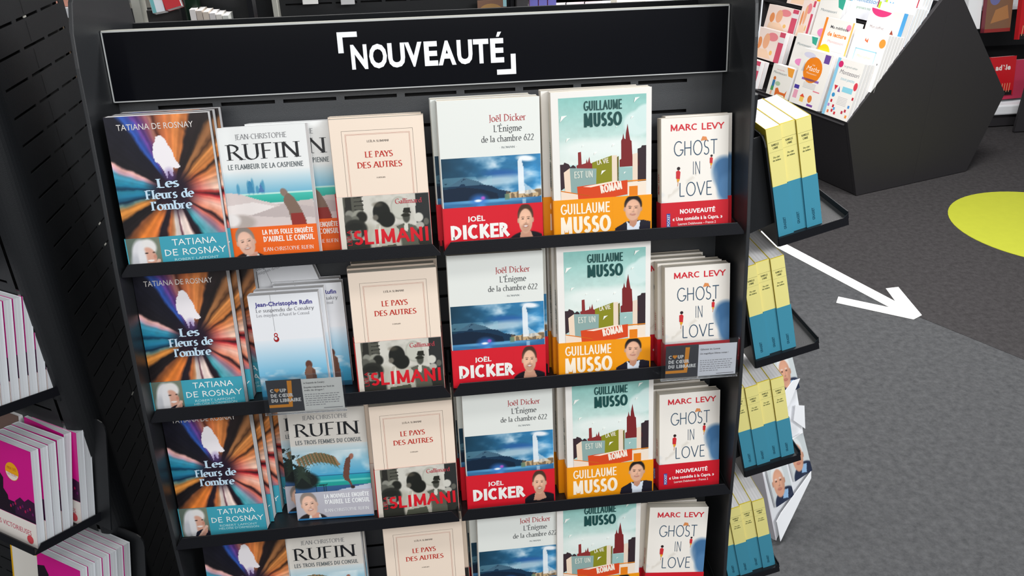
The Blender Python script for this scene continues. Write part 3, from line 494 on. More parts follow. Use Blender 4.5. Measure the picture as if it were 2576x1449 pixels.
# yellow book: blue band pieces over the spine, with the publisher's word
_rt = TPL['Y'][0]; _bd = [c for c in _rt.children if c.name.startswith('wrap_band')][0]
_sp = Art(); _sp.text('GRASSET', .0155, .012, .0042, '1c4a60', 1, width=.024, rot=90, bold=.03); _so = link('spine_lettering', _sp.mesh('spine_lettering'), _bd); _so.matrix_local = Matrix.Translation((-.00195, .026, 0)) @ Matrix.Rotation(-math.pi/2, 4, 'Z')
for c in _rt.children_recursive:
    if c.name.startswith('spine_print'): c.location.x = -.00135

# ---------------------------------------------------------------- floor
fl = MB(); fl.poly([(-7, -2, 0), (9, -2, 0), (9, 11, 0), (-7, 11, 0)]); fo = structure(fl.obj('floor', mat('grey_carpet', '6e6e70', .95)))
fm = MATS['grey_carpet']; N = fm.node_tree; P = N.nodes['Principled BSDF']; P.inputs['Specular IOR Level'].default_value = .1
tc = N.nodes.new('ShaderNodeTexCoord'); n1 = N.nodes.new('ShaderNodeTexNoise'); n1.inputs['Scale'].default_value = 42; n1.inputs['Detail'].default_value = 6; n1.inputs['Roughness'].default_value = .75
n2 = N.nodes.new('ShaderNodeTexNoise'); n2.inputs['Scale'].default_value = 700; N.links.new(tc.outputs['Object'], n1.inputs['Vector']); N.links.new(tc.outputs['Object'], n2.inputs['Vector'])
rp = N.nodes.new('ShaderNodeValToRGB'); rp.color_ramp.elements[0].position = .3; rp.color_ramp.elements[1].position = .72; rp.color_ramp.elements[0].color = (*lin(hexc('414244')), 1); rp.color_ramp.elements[1].color = (*lin(hexc('5c5d5f')), 1)
ad = N.nodes.new('ShaderNodeMath'); ad.operation = 'MULTIPLY_ADD'; ad.inputs[1].default_value = .3; N.links.new(n2.outputs['Fac'], ad.inputs[0]); N.links.new(n1.outputs['Fac'], ad.inputs[2])
sb = N.nodes.new('ShaderNodeMath'); sb.operation = 'SUBTRACT'; sb.inputs[1].default_value = .15; N.links.new(ad.outputs[0], sb.inputs[0]); N.links.new(sb.outputs[0], rp.inputs[0]); N.links.new(rp.outputs[0], P.inputs['Base Color'])
bp = N.nodes.new('ShaderNodeBump'); bp.inputs['Strength'].default_value = .5; bp.inputs['Distance'].default_value = .004; N.links.new(n2.outputs['Fac'], bp.inputs['Height']); N.links.new(bp.outputs[0], P.inputs['Normal'])
# darker carpet field beyond the seam
dkm = fm.copy(); dkm.name = 'dark_grey_carpet'; r2 = [x for x in dkm.node_tree.nodes if x.type == 'VALTORGB'][0]
r2.color_ramp.elements[0].color = (*lin(hexc('333132')), 1); r2.color_ramp.elements[1].color = (*lin(hexc('484647')), 1)
c0 = Vector((1.918, 2.638, 0)); c1 = Vector((2.117, 2.304, 0)); dd = (c1-c0).normalized(); far = c1+dd*3; st0 = Vector((1.633, 3.404, 0)); bk = c0+(st0-c0)*2.2
dk = MB(); dk.poly([(*bk[:2], .001), (*c0[:2], .001), (*far[:2], .001), (9, far[1], .001), (9, 11, .001), (bk[0]-.3, 11, .001)]); structure(dk.obj('floor_dark_field', dkm))
wl = MB(); wl.box(-7, 9, 10.9, 11, 0, 3.2); structure(wl.obj('wall_back', mat('cream_wall', 'd8d2c4', .9, .1, 4)))

def floor_decal(name, pts, m, label, cat, z=.003):
    b = MB(); b.prism([(p[0], p[1]) for p in pts], 'z', .0012, z); return tag(b.obj(name, m), label, cat)
sc = 2564/460
def fp(px, py):
    d = RM @ np.array([(px-1288)/2100, (py-724.5)/2100, 1.]); t = -1.7/d[2]; return (d[0]*t, d[1]*t)
# arrow: shaft from under the stand to the tip, two arms (floor coordinates measured once)
ARW = [fp(1880+x/sc, 560+y/sc) for x, y in ((200,118),(500,285),(2075,1112),(1940,930),(2115,910),(2445,1305),(2330,1365),(1245,1130),(1275,1045),(1995,1197),(440,370),(140,210))]
dcl = mat('white_vinyl', 'f6f6f4', .5, .03, 30)
floor_decal('floor_arrow', ARW, dcl, 'white adhesive arrow on the grey carpet pointing away from the book stand', 'floor marking')
cc = np.array([3.36*1.0625, 4.02*1.0625]); _p = np.array([fp(2525,482.7), fp(2384,536), fp(2409,503.7), fp(2458.8,489.3), fp(2397.5,565.8), fp(2442,596.5), fp(2492,621.3), fp(2576,647.3)])
_A = np.c_[2*_p, np.ones(len(_p))]; _s = np.linalg.lstsq(_A, (_p**2).sum(1), rcond=None)[0]; _r = math.sqrt(_s[2]+_s[0]**2+_s[1]**2)
floor_decal('floor_spot', [(_s[0]+_r*math.cos(2*math.pi*i/64), _s[1]+_r*math.sin(2*math.pi*i/64)) for i in range(64)], mat('lime_vinyl', 'b4b933', .55, .12, 25), 'round lime green floor spot lying on the dark carpet at right', 'floor marking')

# ---------------------------------------------------------------- slotted sheet metal
def slotted(x0, x1, z0, z1, cols, rows, sh=.0052, depth=.0015):
    m = MB(); rows = [r for r in sorted(rows) if z0+.01 < r < z1-.01]; cols = [(max(a, x0+.002), min(b, x1-.002)) for a, b in cols if b > x0+.01 and a < x1-.01]
    def q(a, b, c, d): m.poly([(a, 0, c), (b, 0, c), (b, 0, d), (a, 0, d)])
    z = z0
    for r in rows:
        q(x0, x1, z, r-sh/2); x = x0
        for a, b in cols:
            q(x, a, r-sh/2, r+sh/2); x = b
            for P4 in ([(a,0,r-sh/2),(b,0,r-sh/2),(b,depth,r-sh/2),(a,depth,r-sh/2)], [(a,0,r+sh/2),(b,0,r+sh/2),(b,depth,r+sh/2),(a,depth,r+sh/2)], [(a,0,r-sh/2),(a,0,r+sh/2),(a,depth,r+sh/2),(a,depth,r-sh/2)], [(b,0,r-sh/2),(b,0,r+sh/2),(b,depth,r+sh/2),(b,depth,r-sh/2)]): m.poly(P4)
        q(x, x1, r-sh/2, r+sh/2); z = r+sh/2
    q(x0, x1, z, z1); return m

# ---------------------------------------------------------------- main display stand
LAM = 9.4; UO = Vector((0, 1.30, 1.352))
UM = Matrix.Translation(UO) @ Matrix.Rotation(-D2R(LAM), 4, 'X')
XL, XR = -.445, .494
stand = empty('book_display_stand', UM, 'black slotted metal book display stand with four tiers and a header sign', 'display stand')
slotted(XL, XR, -1.36, .112, [(-.389+.093*i, -.389+.093*i+.0805) for i in range(9)], [-.048*i for i in range(27)]).obj('back_panel', metal_panel, stand)
MB().box(XL, XR, .022, .026, -1.36, .112).obj('backing_plate', metal_dk, stand)
prof = [(.985, .0), (1.035, .42), (1.060, .60), (1.082, .86), (1.096, .95), (1.134, 1.165), (1.159, 1.278), (1.176, 1.367), (1.188, 1.44), (1.200, 1.485), (1.222, 1.52), (1.262, 1.55), (1.325, 1.562), (1.39, 1.552), (1.432, 1.525), (1.460, 1.488), (1.466, 1.44), (1.476, 1.36), (1.62, .5), (1.68, .0)]
UMi = UM.inverted()
for x0, x1 in ((XL-.006, XL), (XR, XR+.006)):
    b = MB(); b.prism(prof, 'x', x0, x1); b.v = [tuple(UMi @ Vector(v)) for v in b.v]; b.obj('side_panel', metal_side, stand, bevel=.0012)
rp_ = MB(); rp_.prism([(1.452, 1.45), (1.458, 1.45), (1.678, .02), (1.66, .02)], 'x', XL, XR); rp_.v = [tuple(UMi @ Vector(v)) for v in rp_.v]; rp_.obj('rear_panel', metal, stand)
# header sign
sgn = MB().box(XL+.0012, XR-.0012, -.022, -.006, .0135, .1125).obj('sign_board', sign_black, stand)
tr = MB(); e = .0016
tr.box(XL+.001, XR-.001, -.0235, -.0218, .0125, .0125+e).box(XL+.001, XR-.001, -.0235, -.0218, .1115, .1115+e).box(XL+.001, XL+.001+e, -.0235, -.0218, .0125, .113).box(XR-.001-e, XR-.001, -.0235, -.0218, .0125, .113); tr.obj('edge_trim', trim_line, sgn)
MB().box(XL+.001, XR-.001, -.022, .036, .1127, .1145).obj('top_rail', trim_light, stand, bevel=.0006)
LT = [('N', -.092, -.068), ('O', -.0652, -.0388), ('U', -.0372, -.0118), ('V', -.0118, .0142), ('E', .0172, .0374), ('A', .0380, .0650), ('U', .0668, .0902), ('T', .0918, .1150), ('É', .1178, .1382)]
for ch, x0, x1 in LT:
    v, f = glyph_mesh(ch.replace('É', 'E'), .045); cap = max(p[1] for p in v); mnx = min(p[0] for p in v); mxx = max(p[0] for p in v); mny = min(p[1] for p in v)
    b = MB(); sx = (x1-x0)/(mxx-mnx); sz = .0358/(cap-mny)
    P = [(x0+(x-mnx)*sx, .0435+(y-mny)*sz) for x, y in v]; n = len(P); b.v = [(x, -.0252, z) for x, z in P]+[(x, -.022, z) for x, z in P]; b.f = [tuple(q) for q in f]
    from collections import Counter
    ec = Counter(tuple(sorted((q[i], q[(i+1) % len(q)]))) for q in f for i in range(len(q)))
    for q in f:
        for i in range(len(q)):
            a_, b_ = q[i], q[(i+1) % len(q)]
            if ec[tuple(sorted((a_, b_)))] == 1: b.f.append((a_, b_, b_+n, a_+n))
    if ch == 'É': b.prism([(.1272, .0815), (.1312, .0815), (.1352, .0885), (.1296, .0885)], 'y', -.0252, -.022)
    b.obj('letter', white_letter, sgn)
b = MB(); b.box(-.110, -.0805, -.0252, -.022, .0905, .098).box(-.110, -.1022, -.0252, -.022, .068, .0905); b.obj('corner_bracket', white_letter, sgn)
b = MB(); b.box(.1265, .156, -.0252, -.022, .0255, .033).box(.1485, .156, -.0252, -.022, .033, .0555); b.obj('corner_bracket', white_letter, sgn)
# shelves: two per tier
TIP = [-.207-.2335*i for i in range(5)]; FLR = [t-.0165-dz_ for t, dz_ in zip(TIP, (.001, .004, .003, .001, .001))]
shp = None
for i in range(5):
    for x0, x1 in ((XL+.001, .0195), (.0235, XR-.001)):
        z = FLR[i]; s = MB(); s.box(x0, x1, -.124, -.001, z-.002, z); s.box(x0, x1, -.004, -.001, z, z+.03)
        s.prism([(-.124, z), (-.004, z), (-.004, z+.03)], 'x', x0, x0+.0015); s.prism([(-.124, z), (-.004, z), (-.004, z+.03)], 'x', x1-.0015, x1)
        so = s.obj('shelf', metal, stand)
        l = MB(); zt = TIP[i]; l.prism([(x0, z-.002), (x1, z-.002), (x1, z+.002), (x1-.012, zt), (x0+.012, zt), (x0, z+.002)], 'y', -.128, -.1262)
        lo = l.obj('shelf_lip', metal_lip, so, bevel=.0005)
# right end: wedge panel with four trays
w_ = MB(); w_.prism([(.5005, 0), (.545, 0), (.527, 1.345), (.5005, 1.345)], 'y', 1.225, 1.47); w_.v = [tuple(UMi @ Vector(v)) for v in w_.v]; w_.obj('end_panel', metal, stand, bevel=.002)
w_ = MB(); w_.prism([(.53, 1.10), (.612, 1.10), (.612, 1.28), (.616, 1.40), (.612, 1.60), (.53, 1.60)], 'y', 1.470, 1.474); w_.v = [tuple(UMi @ Vector(v)) for v in w_.v]; wo = w_.obj('rear_board', metal_dk, stand)
w_ = MB(); w_.prism([(.612, 1.10), (.6145, 1.10), (.6145, 1.28), (.6185, 1.40), (.6145, 1.60), (.612, 1.60), (.616, 1.40), (.612, 1.28)], 'y', 1.466, 1.475); w_.v = [tuple(UMi @ Vector(v)) for v in w_.v]; w_.obj('board_edge', white_card, wo)

def tray_frame(o, al, le):
    U = Vector((math.cos(al), math.sin(al), 0)); Nn = Vector((-math.sin(al), math.cos(al), 0)); V = Vector((0, 0, math.cos(le)))+Nn*math.sin(le); Dd = Nn*math.cos(le)-Vector((0, 0, math.sin(le)))
    return frame(o, U, Dd, V)
def make_tray(parent, fm_, u0, u1, d0, d1, hp, fr=.02, pu1=None):
    """sheet tray: floor, upstand towards the customer, side lips, back plate with rounded corners; d grows towards the panel"""
    pu1 = pu1 or u1; R = parent.matrix_world.inverted() @ fm_
    def T(m): m.v = [tuple(R @ Vector(v)) for v in m.v]; return m
    t = MB(); t.box(u0, u1, d0, d1, -.0045, -.0025); base = T(t).obj('tray', metal, parent)
    t = MB(); t.box(u0, u1, d0-.0015, d0, -.0045, .010); t.prism([(d0, -.0165), (d1, -.0165), (d1, .0), (d0+.008, .0), (d0, .006)], 'x', u0-.0015, u0); t.prism([(d0, -.0045), (d1, -.0045), (d1, .012), (d0+.012, .012)], 'x', u1, u1+.0015)
    T(t).obj('tray_lip', metal_lip, base)
    r = fr; pts = [(u0, -.0165), (pu1, -.0165)]+[(pu1-r+r*math.cos(D2R(a)), hp-r+r*math.sin(D2R(a))) for a in (0, 30, 60, 90)]+[(u0+r-r*math.sin(D2R(a)), hp-r+r*math.cos(D2R(a))) for a in (0, 30, 60, 90)]
    t = MB(); t.prism(pts, 'y', d1, d1+.0025); T(t).obj('back_plate', metal, base)
RT = [((.694, 1.281, 1.093), 3, -.045), ((.681, 1.276, .84), 3, -.042), ((.72, 1.283, .571), 4, -.010), ((.707, 1.257, .283), 4, -.006)]
tn = ('top', 'second', 'third', 'lowest'); posn = {3: ('nearest the stand', 'in the middle', 'outermost'), 4: ('nearest the stand', 'second from the stand', 'third from the stand', 'outermost')}
for i, (o, n, d0) in enumerate(RT):
    F = tray_frame(o, D2R(91.5), .25); make_tray(stand, F, -.010, .140, d0, n*.0265+.004, .195)
    px_ = o[0]-(n*.0265+.006)*.97; b_ = MB(); b_.prism([(.52, o[2]-.035), (px_+.004, o[2]+.006), (px_-.020, o[2]+(.17 if i == 0 else .07)), (.52, o[2]+(.15 if i == 0 else .03))], 'y', 1.284, 1.288); b_.v = [tuple(UMi @ Vector(v)) for v in b_.v]; b_.obj('tray_bracket', metal, stand)
    for k in range(n):
        dx = (0, .003, -.001, .002)[k]; dz = .0003; yy = k*.0265
        put('Y', F @ Matrix.Translation((dx, yy, -.0022)) , f'yellow novel with blue paper band, {posn[n][n-1-k]} on {tn[i]} end tray', 'yellow and blue novels on the end trays')

# ---------------------------------------------------------------- books on the main shelves
LOOK = {'T': 'starburst cover novel with teal band', 'R': 'white desert-scene novel with orange band', 'W': 'beach-scene novel with pale grey band', 'C': 'small pale blue hook paperback', 'G': 'cream novel with crowd-photo band', 'D': 'white novel with lake photo and red band', 'M': 'city-of-books cover novel with orange band', 'L': 'small cream paperback with thin blue lettering'}
TN = ('top', 'second', 'third', 'bottom')
# key,row,x,y,yaw,lean,roll,[copies behind: (dx, dlean)]
BK = [('T',1,-.4316,-.1189,3,.5,.3,[(.002,0),(.005,0)]), ('R',1,-.2907,-.0882,-4,5.1,-.7,[(.034,-1)]), ('G',1,-.1287,-.0971,-.9,1.5,-.1,[(-.003,0)]), ('D',1,.0278,-.1150,1.8,.2,.2,[(-.008,0)]), ('M',1,.1974,-.1086,-2.2,-.6,-.7,[(-.012,0)]), ('L',1,.3690,-.0988,1.4,5,.2,[(.014,0)]),
('T',2,-.4430,-.0990,-2.3,3.5,-.5,[(.007,0),(.028,0)]), ('C',2,-.2791,-.0907,-4,1.7,-.9,[(.004,0),(.031,0),(.026,0)]), ('G',2,-.1254,-.0960,-.6,3.4,-.2,[(-.003,0),(.002,0),(-.001,0)]), ('D',2,.0270,-.1020,-.6,.8,.3,[(.010,0),(.008,0)]), ('M',2,.1999,-.1070,-1.3,.8,-.2,[(-.004,0),(-.007,0),(-.005,0)]), ('L',2,.3780,-.1060,-1.1,4.5,-.3,[(-.006,0),(-.026,0),(-.022,0)]),
('T',3,-.4400,-.0940,-4.6,2.7,-1,[(.006,0),(.016,.5),(.030,.5)]), ('W',3,-.2526,-.0800,-3.4,6.4,-.3,[(-.020,0)]), ('G',3,-.1161,-.0960,1,3.4,.2,[(-.010,0),(.002,0),(-.002,0)]), ('D',3,.0371,-.1000,-.2,.8,.2,[(-.008,0),(-.012,0)]), ('M',3,.2101,-.1040,.1,.7,-.2,[(-.010,0),(-.014,0),(-.008,0)]), ('L',3,.3740,-.0980,1.0,5,.6,[(-.012,0),(-.019,0),(-.014,0)]),
('T',4,-.4200,-.0940,-2,4,.3,[(.004,0),(.009,0)]), ('W',4,-.2798,-.0920,-2,5,-.3,[(.002,0)]), ('G',4,-.1134,-.0950,.4,3.4,0,[(.008,0),(.004,0)]), ('D',4,.0468,-.1000,1,.6,1.0,[(-.010,0),(-.014,0)]), ('M',4,.1864,-.1040,.3,.6,1.0,[(.003,0),(.006,0),(.002,0)]), ('L',4,.3500,-.0960,-2,6,4.2,[(-.004,0),(-.009,0)])]
TG = {'T': 'starburst novels', 'R': 'desert-scene novels', 'W': 'beach-scene novels', 'C': 'hook paperbacks', 'G': 'cream novels', 'D': 'lake photo novels', 'M': 'city-of-books novels', 'L': 'thin-lettered paperbacks'}
for k, row, x, y, yaw, lean, roll, beh in BK:
    d = TPL[k][1]; z = FLR[row-1]+.0006+abs(math.sin(D2R(roll)))*d['w']*(1 if roll < 0 else 0)*0
    if roll > 0: z += math.sin(D2R(roll))*d['w']
    grp = TG[k]+' on the '+TN[row-1]+' shelf'
    put(k, UM @ pose(x, y, z, yaw, lean, roll), LOOK[k]+', front copy on '+TN[row-1]+' shelf', grp)
    yy = y
    for j, (dx, dl) in enumerate(beh):
        yy += d['t']*1.0+.0035; ex = math.sin(D2R(yaw))*0
        w8 = ('directly behind the front copy', 'third from the front', 'rearmost of the stack')[j] if j < 3 else 'at the back'
        rl = roll*.25
        put(k, UM @ pose(x+dx, yy, FLR[row-1]+.0006+max(0, math.sin(D2R(rl)))*d['w'], yaw*.6, lean+dl, rl), f"{LOOK[k]}, {w8}, {TN[row-1]} shelf", grp)
# one hook paperback tipped sideways at the back of its stack
put('C', UM @ pose(-.252, -.016, FLR[1]+.048, -2, -1, -17), 'small pale blue paperback tipped askew, sticking up behind its stack, second shelf', TG['C']+' on the second shelf')

# ---------------------------------------------------------------- acrylic recommendation cards hanging over the second lip
def talker(x, z, yaw, w, h, lines, label, c_white):
    Mw = UM @ pose(x, -.146, z, yaw, -2, 0); r = empty('card_holder', Mw, label, 'card holder', 'bookseller recommendation cards')
    MB().box(0, w, 0, .0012, 0, h).box(0, w, .0034, .0046, 0, h).box(0, w, .0012, .0034, -.0002, .0012).box(.02, w-.02, .0046, .022, .046, .0472).obj('acrylic_sleeve', acrylic, r)
    a = Art(); a.rect(.007, .004, .0605, h-.007, '4e4f54', 1); a.rect(.0605, .004, w-.003, h-.008, c_white, 1)
    a.poly([(.039,.057),(.0462,.057),(.0430,.0120),(.0075,.0120),(.0075,.0170),(.0375,.0170)], 'f2a03a', 2)
    a.text('C', .012, .038, .0062, 'f2f2f0', 3, bold=.07); a.disc(.0205, .0425, .0022, .0022, 'f2a03a', 3, 10); a.disc(.0238, .0425, .0022, .0022, 'f2a03a', 3, 10); a.poly([(.0184,.0418),(.0258,.0418),(.0221,.0378)], 'f2a03a', 4); a.text('UP', .0268, .038, .0062, 'f2f2f0', 3, bold=.07)
    a.text('DE CŒUR', .012, .0295, .0062, 'f2f2f0', 3, width=.034, bold=.07); a.text('DU LIBRAIRE', .012, .0210, .0062, 'f2f2f0', 3, width=.045, bold=.07)
    a.text(lines[0], .0635, .0500, .0028, '5a5a5e', 3, width=.032, bold=.02)
    for i, t in enumerate(lines[1:]): a.text(t, .0635, .0425-i*.0050, .0026, '5c5c60', 3, width=.046 if i == 0 else .03, bold=.02)
    z0 = .031
    rr = random.Random(4)
    for i in range(6):
        xx = .0635
        while xx < w-.012-(.02 if i == 5 else 0): L = rr.uniform(.002, .006); a.rect(xx, z0-i*.0037, xx+L, z0-i*.0037+.0011, '9a9a9e', 3); xx += L+.0012
    a.rect(w-.035, .0065, w-.006, .0076, '8a8a8e', 3)
    c = link('printed_card', a.mesh('printed_card'), r); c.location = (0, .0022, 0)
    return r
talker(-.267, -.4585, -3, .125, .066, ('Le Suspendu de Conakry', 'Enquête trépidante sur fond de', 'trafic de drogue !'), 'clear acrylic card holder in front of the small pale blue paperbacks', 'f2f3ee')
talker(.3585, -.4590, -2, .126, .068, ('Ghost in Love', 'Un magnifique 20ème roman !'), 'clear acrylic card holder in front of the thin-lettered paperbacks at right', 'f0f2f8')

# ---------------------------------------------------------------- left triangular stand
lst = empty('triangular_display_stand', Matrix.Translation((-.583, 1.24, 0)), 'tall black slotted triangular display stand at the left, with rounded corners', 'display stand')
LI = lst.matrix_world.inverted()
FA = frame((-.583, 1.267, 1.395), (.02, 1, 0), (-1, .02, 0), (0, 0, 1))        # x along +Y, y into the stand
def inpar(m, F, parent): Mx = parent.matrix_world.inverted() @ F; m.v = [tuple(Mx @ Vector(v)) for v in m.v]; return m
rowsA = [-.041*i for i in range(-8, 34)]
inpar(slotted(-.012, .282, -1.385, .40, [(0, .0785), (.093, .1715), (.186, .2605)], rowsA, .0042), FA, lst).obj('right_face_panel', metal, lst)
inpar(MB().box(-.010, .280, .018, .021, -1.385, .40), FA, lst).obj('backing_plate', metal_dk, lst)
sm = MB(); 
for i, z in enumerate(rowsA[:-1]): sm.box(.1235+.0, .1245, -.0004, .0002, z-.041*.88, z-.006)
inpar(sm, FA, lst).obj('seam', metal_dk, lst)
wn = MB()
for j, i in ((1, -2), (2, 7), (2, 8), (1, 15), (1, 22), (2, 23)): zz = -.041*i; xx = .06+.06*j; wn.box(xx, xx+.009, -.0005, .001, zz-.001, zz+.0015)
inpar(wn, FA, lst).obj('paint_chip', trim_light, lst)
cp = MB(); cx, cy, rr = -.618, 1.256, .035; arc = [(cx+rr*math.cos(D2R(a)), cy+rr*math.sin(D2R(a))) for a in range(0, -126, -9)]; arc2 = [(cx+(rr-.002)*math.cos(D2R(a)), cy+(rr-.002)*math.sin(D2R(a))) for a in range(-122, 8, 10)]
cp.prism(arc+arc2, 'z', .01, 1.80); cp.v = [tuple(LI @ Vector(v)) for v in cp.v]; cpo = cp.obj('corner_post', metal, lst)
ang = D2R(-32.3); UB = (-math.cos(ang), -math.sin(ang), 0); FB = frame((cx+rr*math.cos(D2R(-122.3)), cy+rr*math.sin(D2R(-122.3)), 1.395), UB, (math.sin(-ang), math.cos(ang), 0), (0, 0, 1))
# x of FB runs away to the left; y into the stand
inpar(slotted(.004, .60, -1.385, .40, [(.02+.093*i, .02+.093*i+.0785) for i in range(6)], rowsA, .0042), FB, lst).obj('left_face_panel', metal, lst)
inpar(MB().box(.004, .60, .018, .021, -1.385, .40), FB, lst).obj('backing_plate', metal_dk, lst)
far_ = MB(); far_.prism([(-.590, 1.549), (-.70, 1.60), (-1.13, 1.60), (-1.14, 1.56), (-.72, 1.54)], 'z', .01, 1.79); far_.v = [tuple(LI @ Vector(v)) for v in far_.v]; far_.obj('rear_face_panel', metal, lst)
LT_ = [((-.766, 1.217, .926), .083, .030), ((-.772, 1.167, .678), .110, -.001), ((-.745, 1.135, .443), .105, -.005)]
FR = [tray_frame(o, D2R(-32.6), .24) for o, _, _ in LT_]
make_tray(lst, FR[0], -.01, .116, -.062, .084, .188, .006)
make_tray(lst, FR[1], -.012, .118, -.012, .114, .192, .02, .143)
make_tray(lst, FR[2], -.012, .118, -.012, .110, .190, .02, .138)
LG = 'magenta paperbacks on the left trays'
for k in range(8):
    put('V', FR[0] @ pose(0, .083-.0142-.0157*k, -.0020, 0, 0, 0), ('magenta paperback flush against the back plate of the upper left tray' if k == 0 else f'magenta paperback in the upper left tray, {("second","third","fourth","fifth","sixth","seventh","eighth")[k-1]} from its back plate'), LG)
for k, (y, dx, yaw, ln, dz) in enumerate([(0, .0, 0, 0, 0), (.0155, .002, 0, 0, 0), (.031, .0, 0, 0, 0), (.0465, -.002, 1, 0, 0), (.0685, -.012, -4, 2.5, 0), (.083, .0, 0, .0, 0), (.0975, -.001, 0, 0, 0)]):
    put('V', FR[1] @ pose(dx, y, -.0020, yaw, ln, 0), ('magenta paperback with round yellow sticker, front of the middle left tray', 'magenta paperback just behind the stickered front one, middle left tray', 'third magenta paperback from the front, middle left tray', 'fourth magenta paperback from the front, middle left tray', 'magenta paperback leaning apart in the gap, middle left tray', 'magenta paperback behind the gap, middle left tray', 'magenta paperback flush against the middle left back plate')[k], LG)
for k in range(7):
    put('V', FR[2] @ pose((.0, .001, -.001)[k % 3], .0148*k, -.0020, 0, 0, 0), f'magenta paperback in the lowest left tray, {("frontmost","second from the front","third from the front","middle one of seven","fifth from the front","second from the back plate","against the back plate")[k]}', LG)
# simple plain books
def plain(name, F, w, h, t, col, label, cat='book', group=None, art=None, pages=None, rough=.45):
    r = empty(name, F, label, cat, group); m = MB(); k = .0008; m.box(0, w, 0, k, 0, h); m.box(0, w, t-k, t, 0, h); m.box(-.0008, k, 0, t, 0, h)
    c = m.obj('cover', mat('cover_'+col, col, rough), r); MB().box(k, w-.0012, k, t-k, .0008, h-.0008).obj('page_block', pages or page_white, r)
    if art:
        a = Art(); art(a, w, h); link('cover_print', a.mesh('cover_print'), c)
    return r
plain('book', FR[2] @ pose(-.125, .035, -.002, 0, 0, 0), .11, .178, .02, 'efb70e', 'yellow and white paperback at the bottom left edge, beside the magenta ones', art=lambda a, w, h: (a.rect(.004, .004, w-.03, h*.72, 'f0ece4', 1)))
plain('book', FR[1] @ pose(-.136, .075, -.002, 0, 0, 0), .11, .175, .02, '6e5850', 'brown book in the shadow behind the middle left tray')

# ---------------------------------------------------------------- cardboard counter display on the floor at right
al = .45; le = .4; Uc = Vector((math.cos(al), math.sin(al), 0)); Nc = Vector((-math.sin(al), math.cos(al), 0)); Vc = Vector((0, 0, math.cos(le)))+Nc*math.sin(le); Dc = Nc*math.cos(le)-Vector((0, 0, math.sin(le)))
FC = frame((.885, 1.582, .004), Uc, Dc, Vc); cd = empty('cardboard_display', FC, 'white cardboard floor display with portrait booklets, beside the end trays', 'display')
MB().prism([(0, 0), (.155, .122), (.160, .140), (.022, .074), (0, .058)], 'y', -.014, -.012).obj('front_flap', white_card, cd)
MB().prism([(0, 0), (.155, .122), (.172, .22), (.180, .40), (.182, .58), (0, .58)], 'y', .0016, .0035).obj('back_board', white_card, cd)
MB().prism([(0, 0), (.055, .0), (.16, .25), (.16, .60), (.055, .58), (.0, .30)], 'x', -.003, 0).obj('side_wall', shaded_card, cd)
MB().prism([(.133, .300), (.170, .262), (.183, .325), (.150, .338)], 'y', -.012, -.010).obj('loose_flap', white_card, cd)
MB().prism([(.10, .335), (.128, .345), (.188, .402), (.160, .405), (.10, .375)], 'y', -.010, -.008).obj('second_tier_flap', white_card, cd)
def bookport(a, w, h):
    cv = Cv(44, 60, 'c9d0d2'); cv.ell(.6, .0, .6, .34, '232c44', .1); cv.poly([(.45,.1),(.55,.3),(.8,.25),(.7,.05)], '8fb4d8'); face(cv, .42, .55, .30, .36, 'cf9a80', 'dfe3e4', None, 'c08070', -8); a.grid(cv.a, 0, 0, w, h, 1)
for (u, v, d, rl), lb in (((.014, .092, -.008, -4), 'booklet with an older man in a dark jacket, front pocket of the cardboard display'), ((.100, .132, -.007, -4), 'portrait booklet at the right of the front pocket of the cardboard display'), ((.112, .372, -.007, -4), 'portrait booklet standing in the upper pocket of the cardboard display')):
    plain('booklet', FC @ Matrix.Translation((u, d, v)) @ Matrix.Rotation(D2R(rl), 4, 'Y'), .072, .115, .006, 'e6e8ea', lb, 'booklet', 'portrait booklets', bookport)

# ---------------------------------------------------------------- dump bin with children's books
A0 = Vector((2.124, 3.825, .421)); wv = Vector((-.298, .955, 0)).normalized(); uv = Vector((.955, .298, 0)); Vs = Vector((.632, .197, .75)).normalized()
FBn = frame((2.27, 3.87, 0), uv, wv, (0, 0, 1)); bn = empty('display_bin', FBn, 'large black angular display bin full of children\'s books, right background', 'display bin')
pr_ = [(0, .004), (.400, .004), (.392, .40), (.381, 1.026), (-.1525, .421)]; pr2 = [(.4015, .004), (.808, .004), (.963, .425), (.44, 1.0), (.3825, 1.027), (.3935, .40)]
MB().prism(pr_, 'y', 0, .02).obj('side_panel', bin_black, bn, bevel=.001); MB().prism(pr2, 'y', 0, .02).obj('side_panel', bin_black, bn, bevel=.001)
MB().prism([(.0, .004), (.808, .004), (.963, .425), (.382, 1.027), (-.1525, .421)], 'y', 1.16, 1.18).obj('side_panel', bin_black, bn)
MB().prism([(0, .006), (.018, .006), (-.133, .420), (-.1525, .420)], 'y', .021, 1.16).obj('front_board', bin_black, bn)
MB().prism([(.79, .006), (.808, .006), (.963, .425), (.94, .43)], 'y', .021, 1.16).obj('rear_board', bin_black, bn)
Nb = Vector((-.936, -.292, .197)).normalized(); Vb = Vector((.188, .059, .98)).normalized()
stp = MB()
for r in range(4):
    a = r*.18; x0 = -.135+a*.66; z0 = .414+a*.752; stp.prism([(x0-.02 if r == 0 else x0-.01, z0-.012), (x0+.12, z0-.035), (x0+.125, z0-.02), (x0-.01, z0)], 'y', .021, 1.16)
    stp.prism([(x0+.118, z0-.03), (x0+.124, z0-.03), (x0+.15, z0+.13), (x0+.144, z0+.13)], 'y', .021, 1.16)
stp.obj('stepped_rack', bin_black, bn)
def binF(r, wl, v, dn=0): return frame(A0+Vs*(.18*r)+wv*wl+Vb*v-Nb*dn, -wv, -Nb, Vb)
PK = 'e8748c'; OR = 'f08a1e'
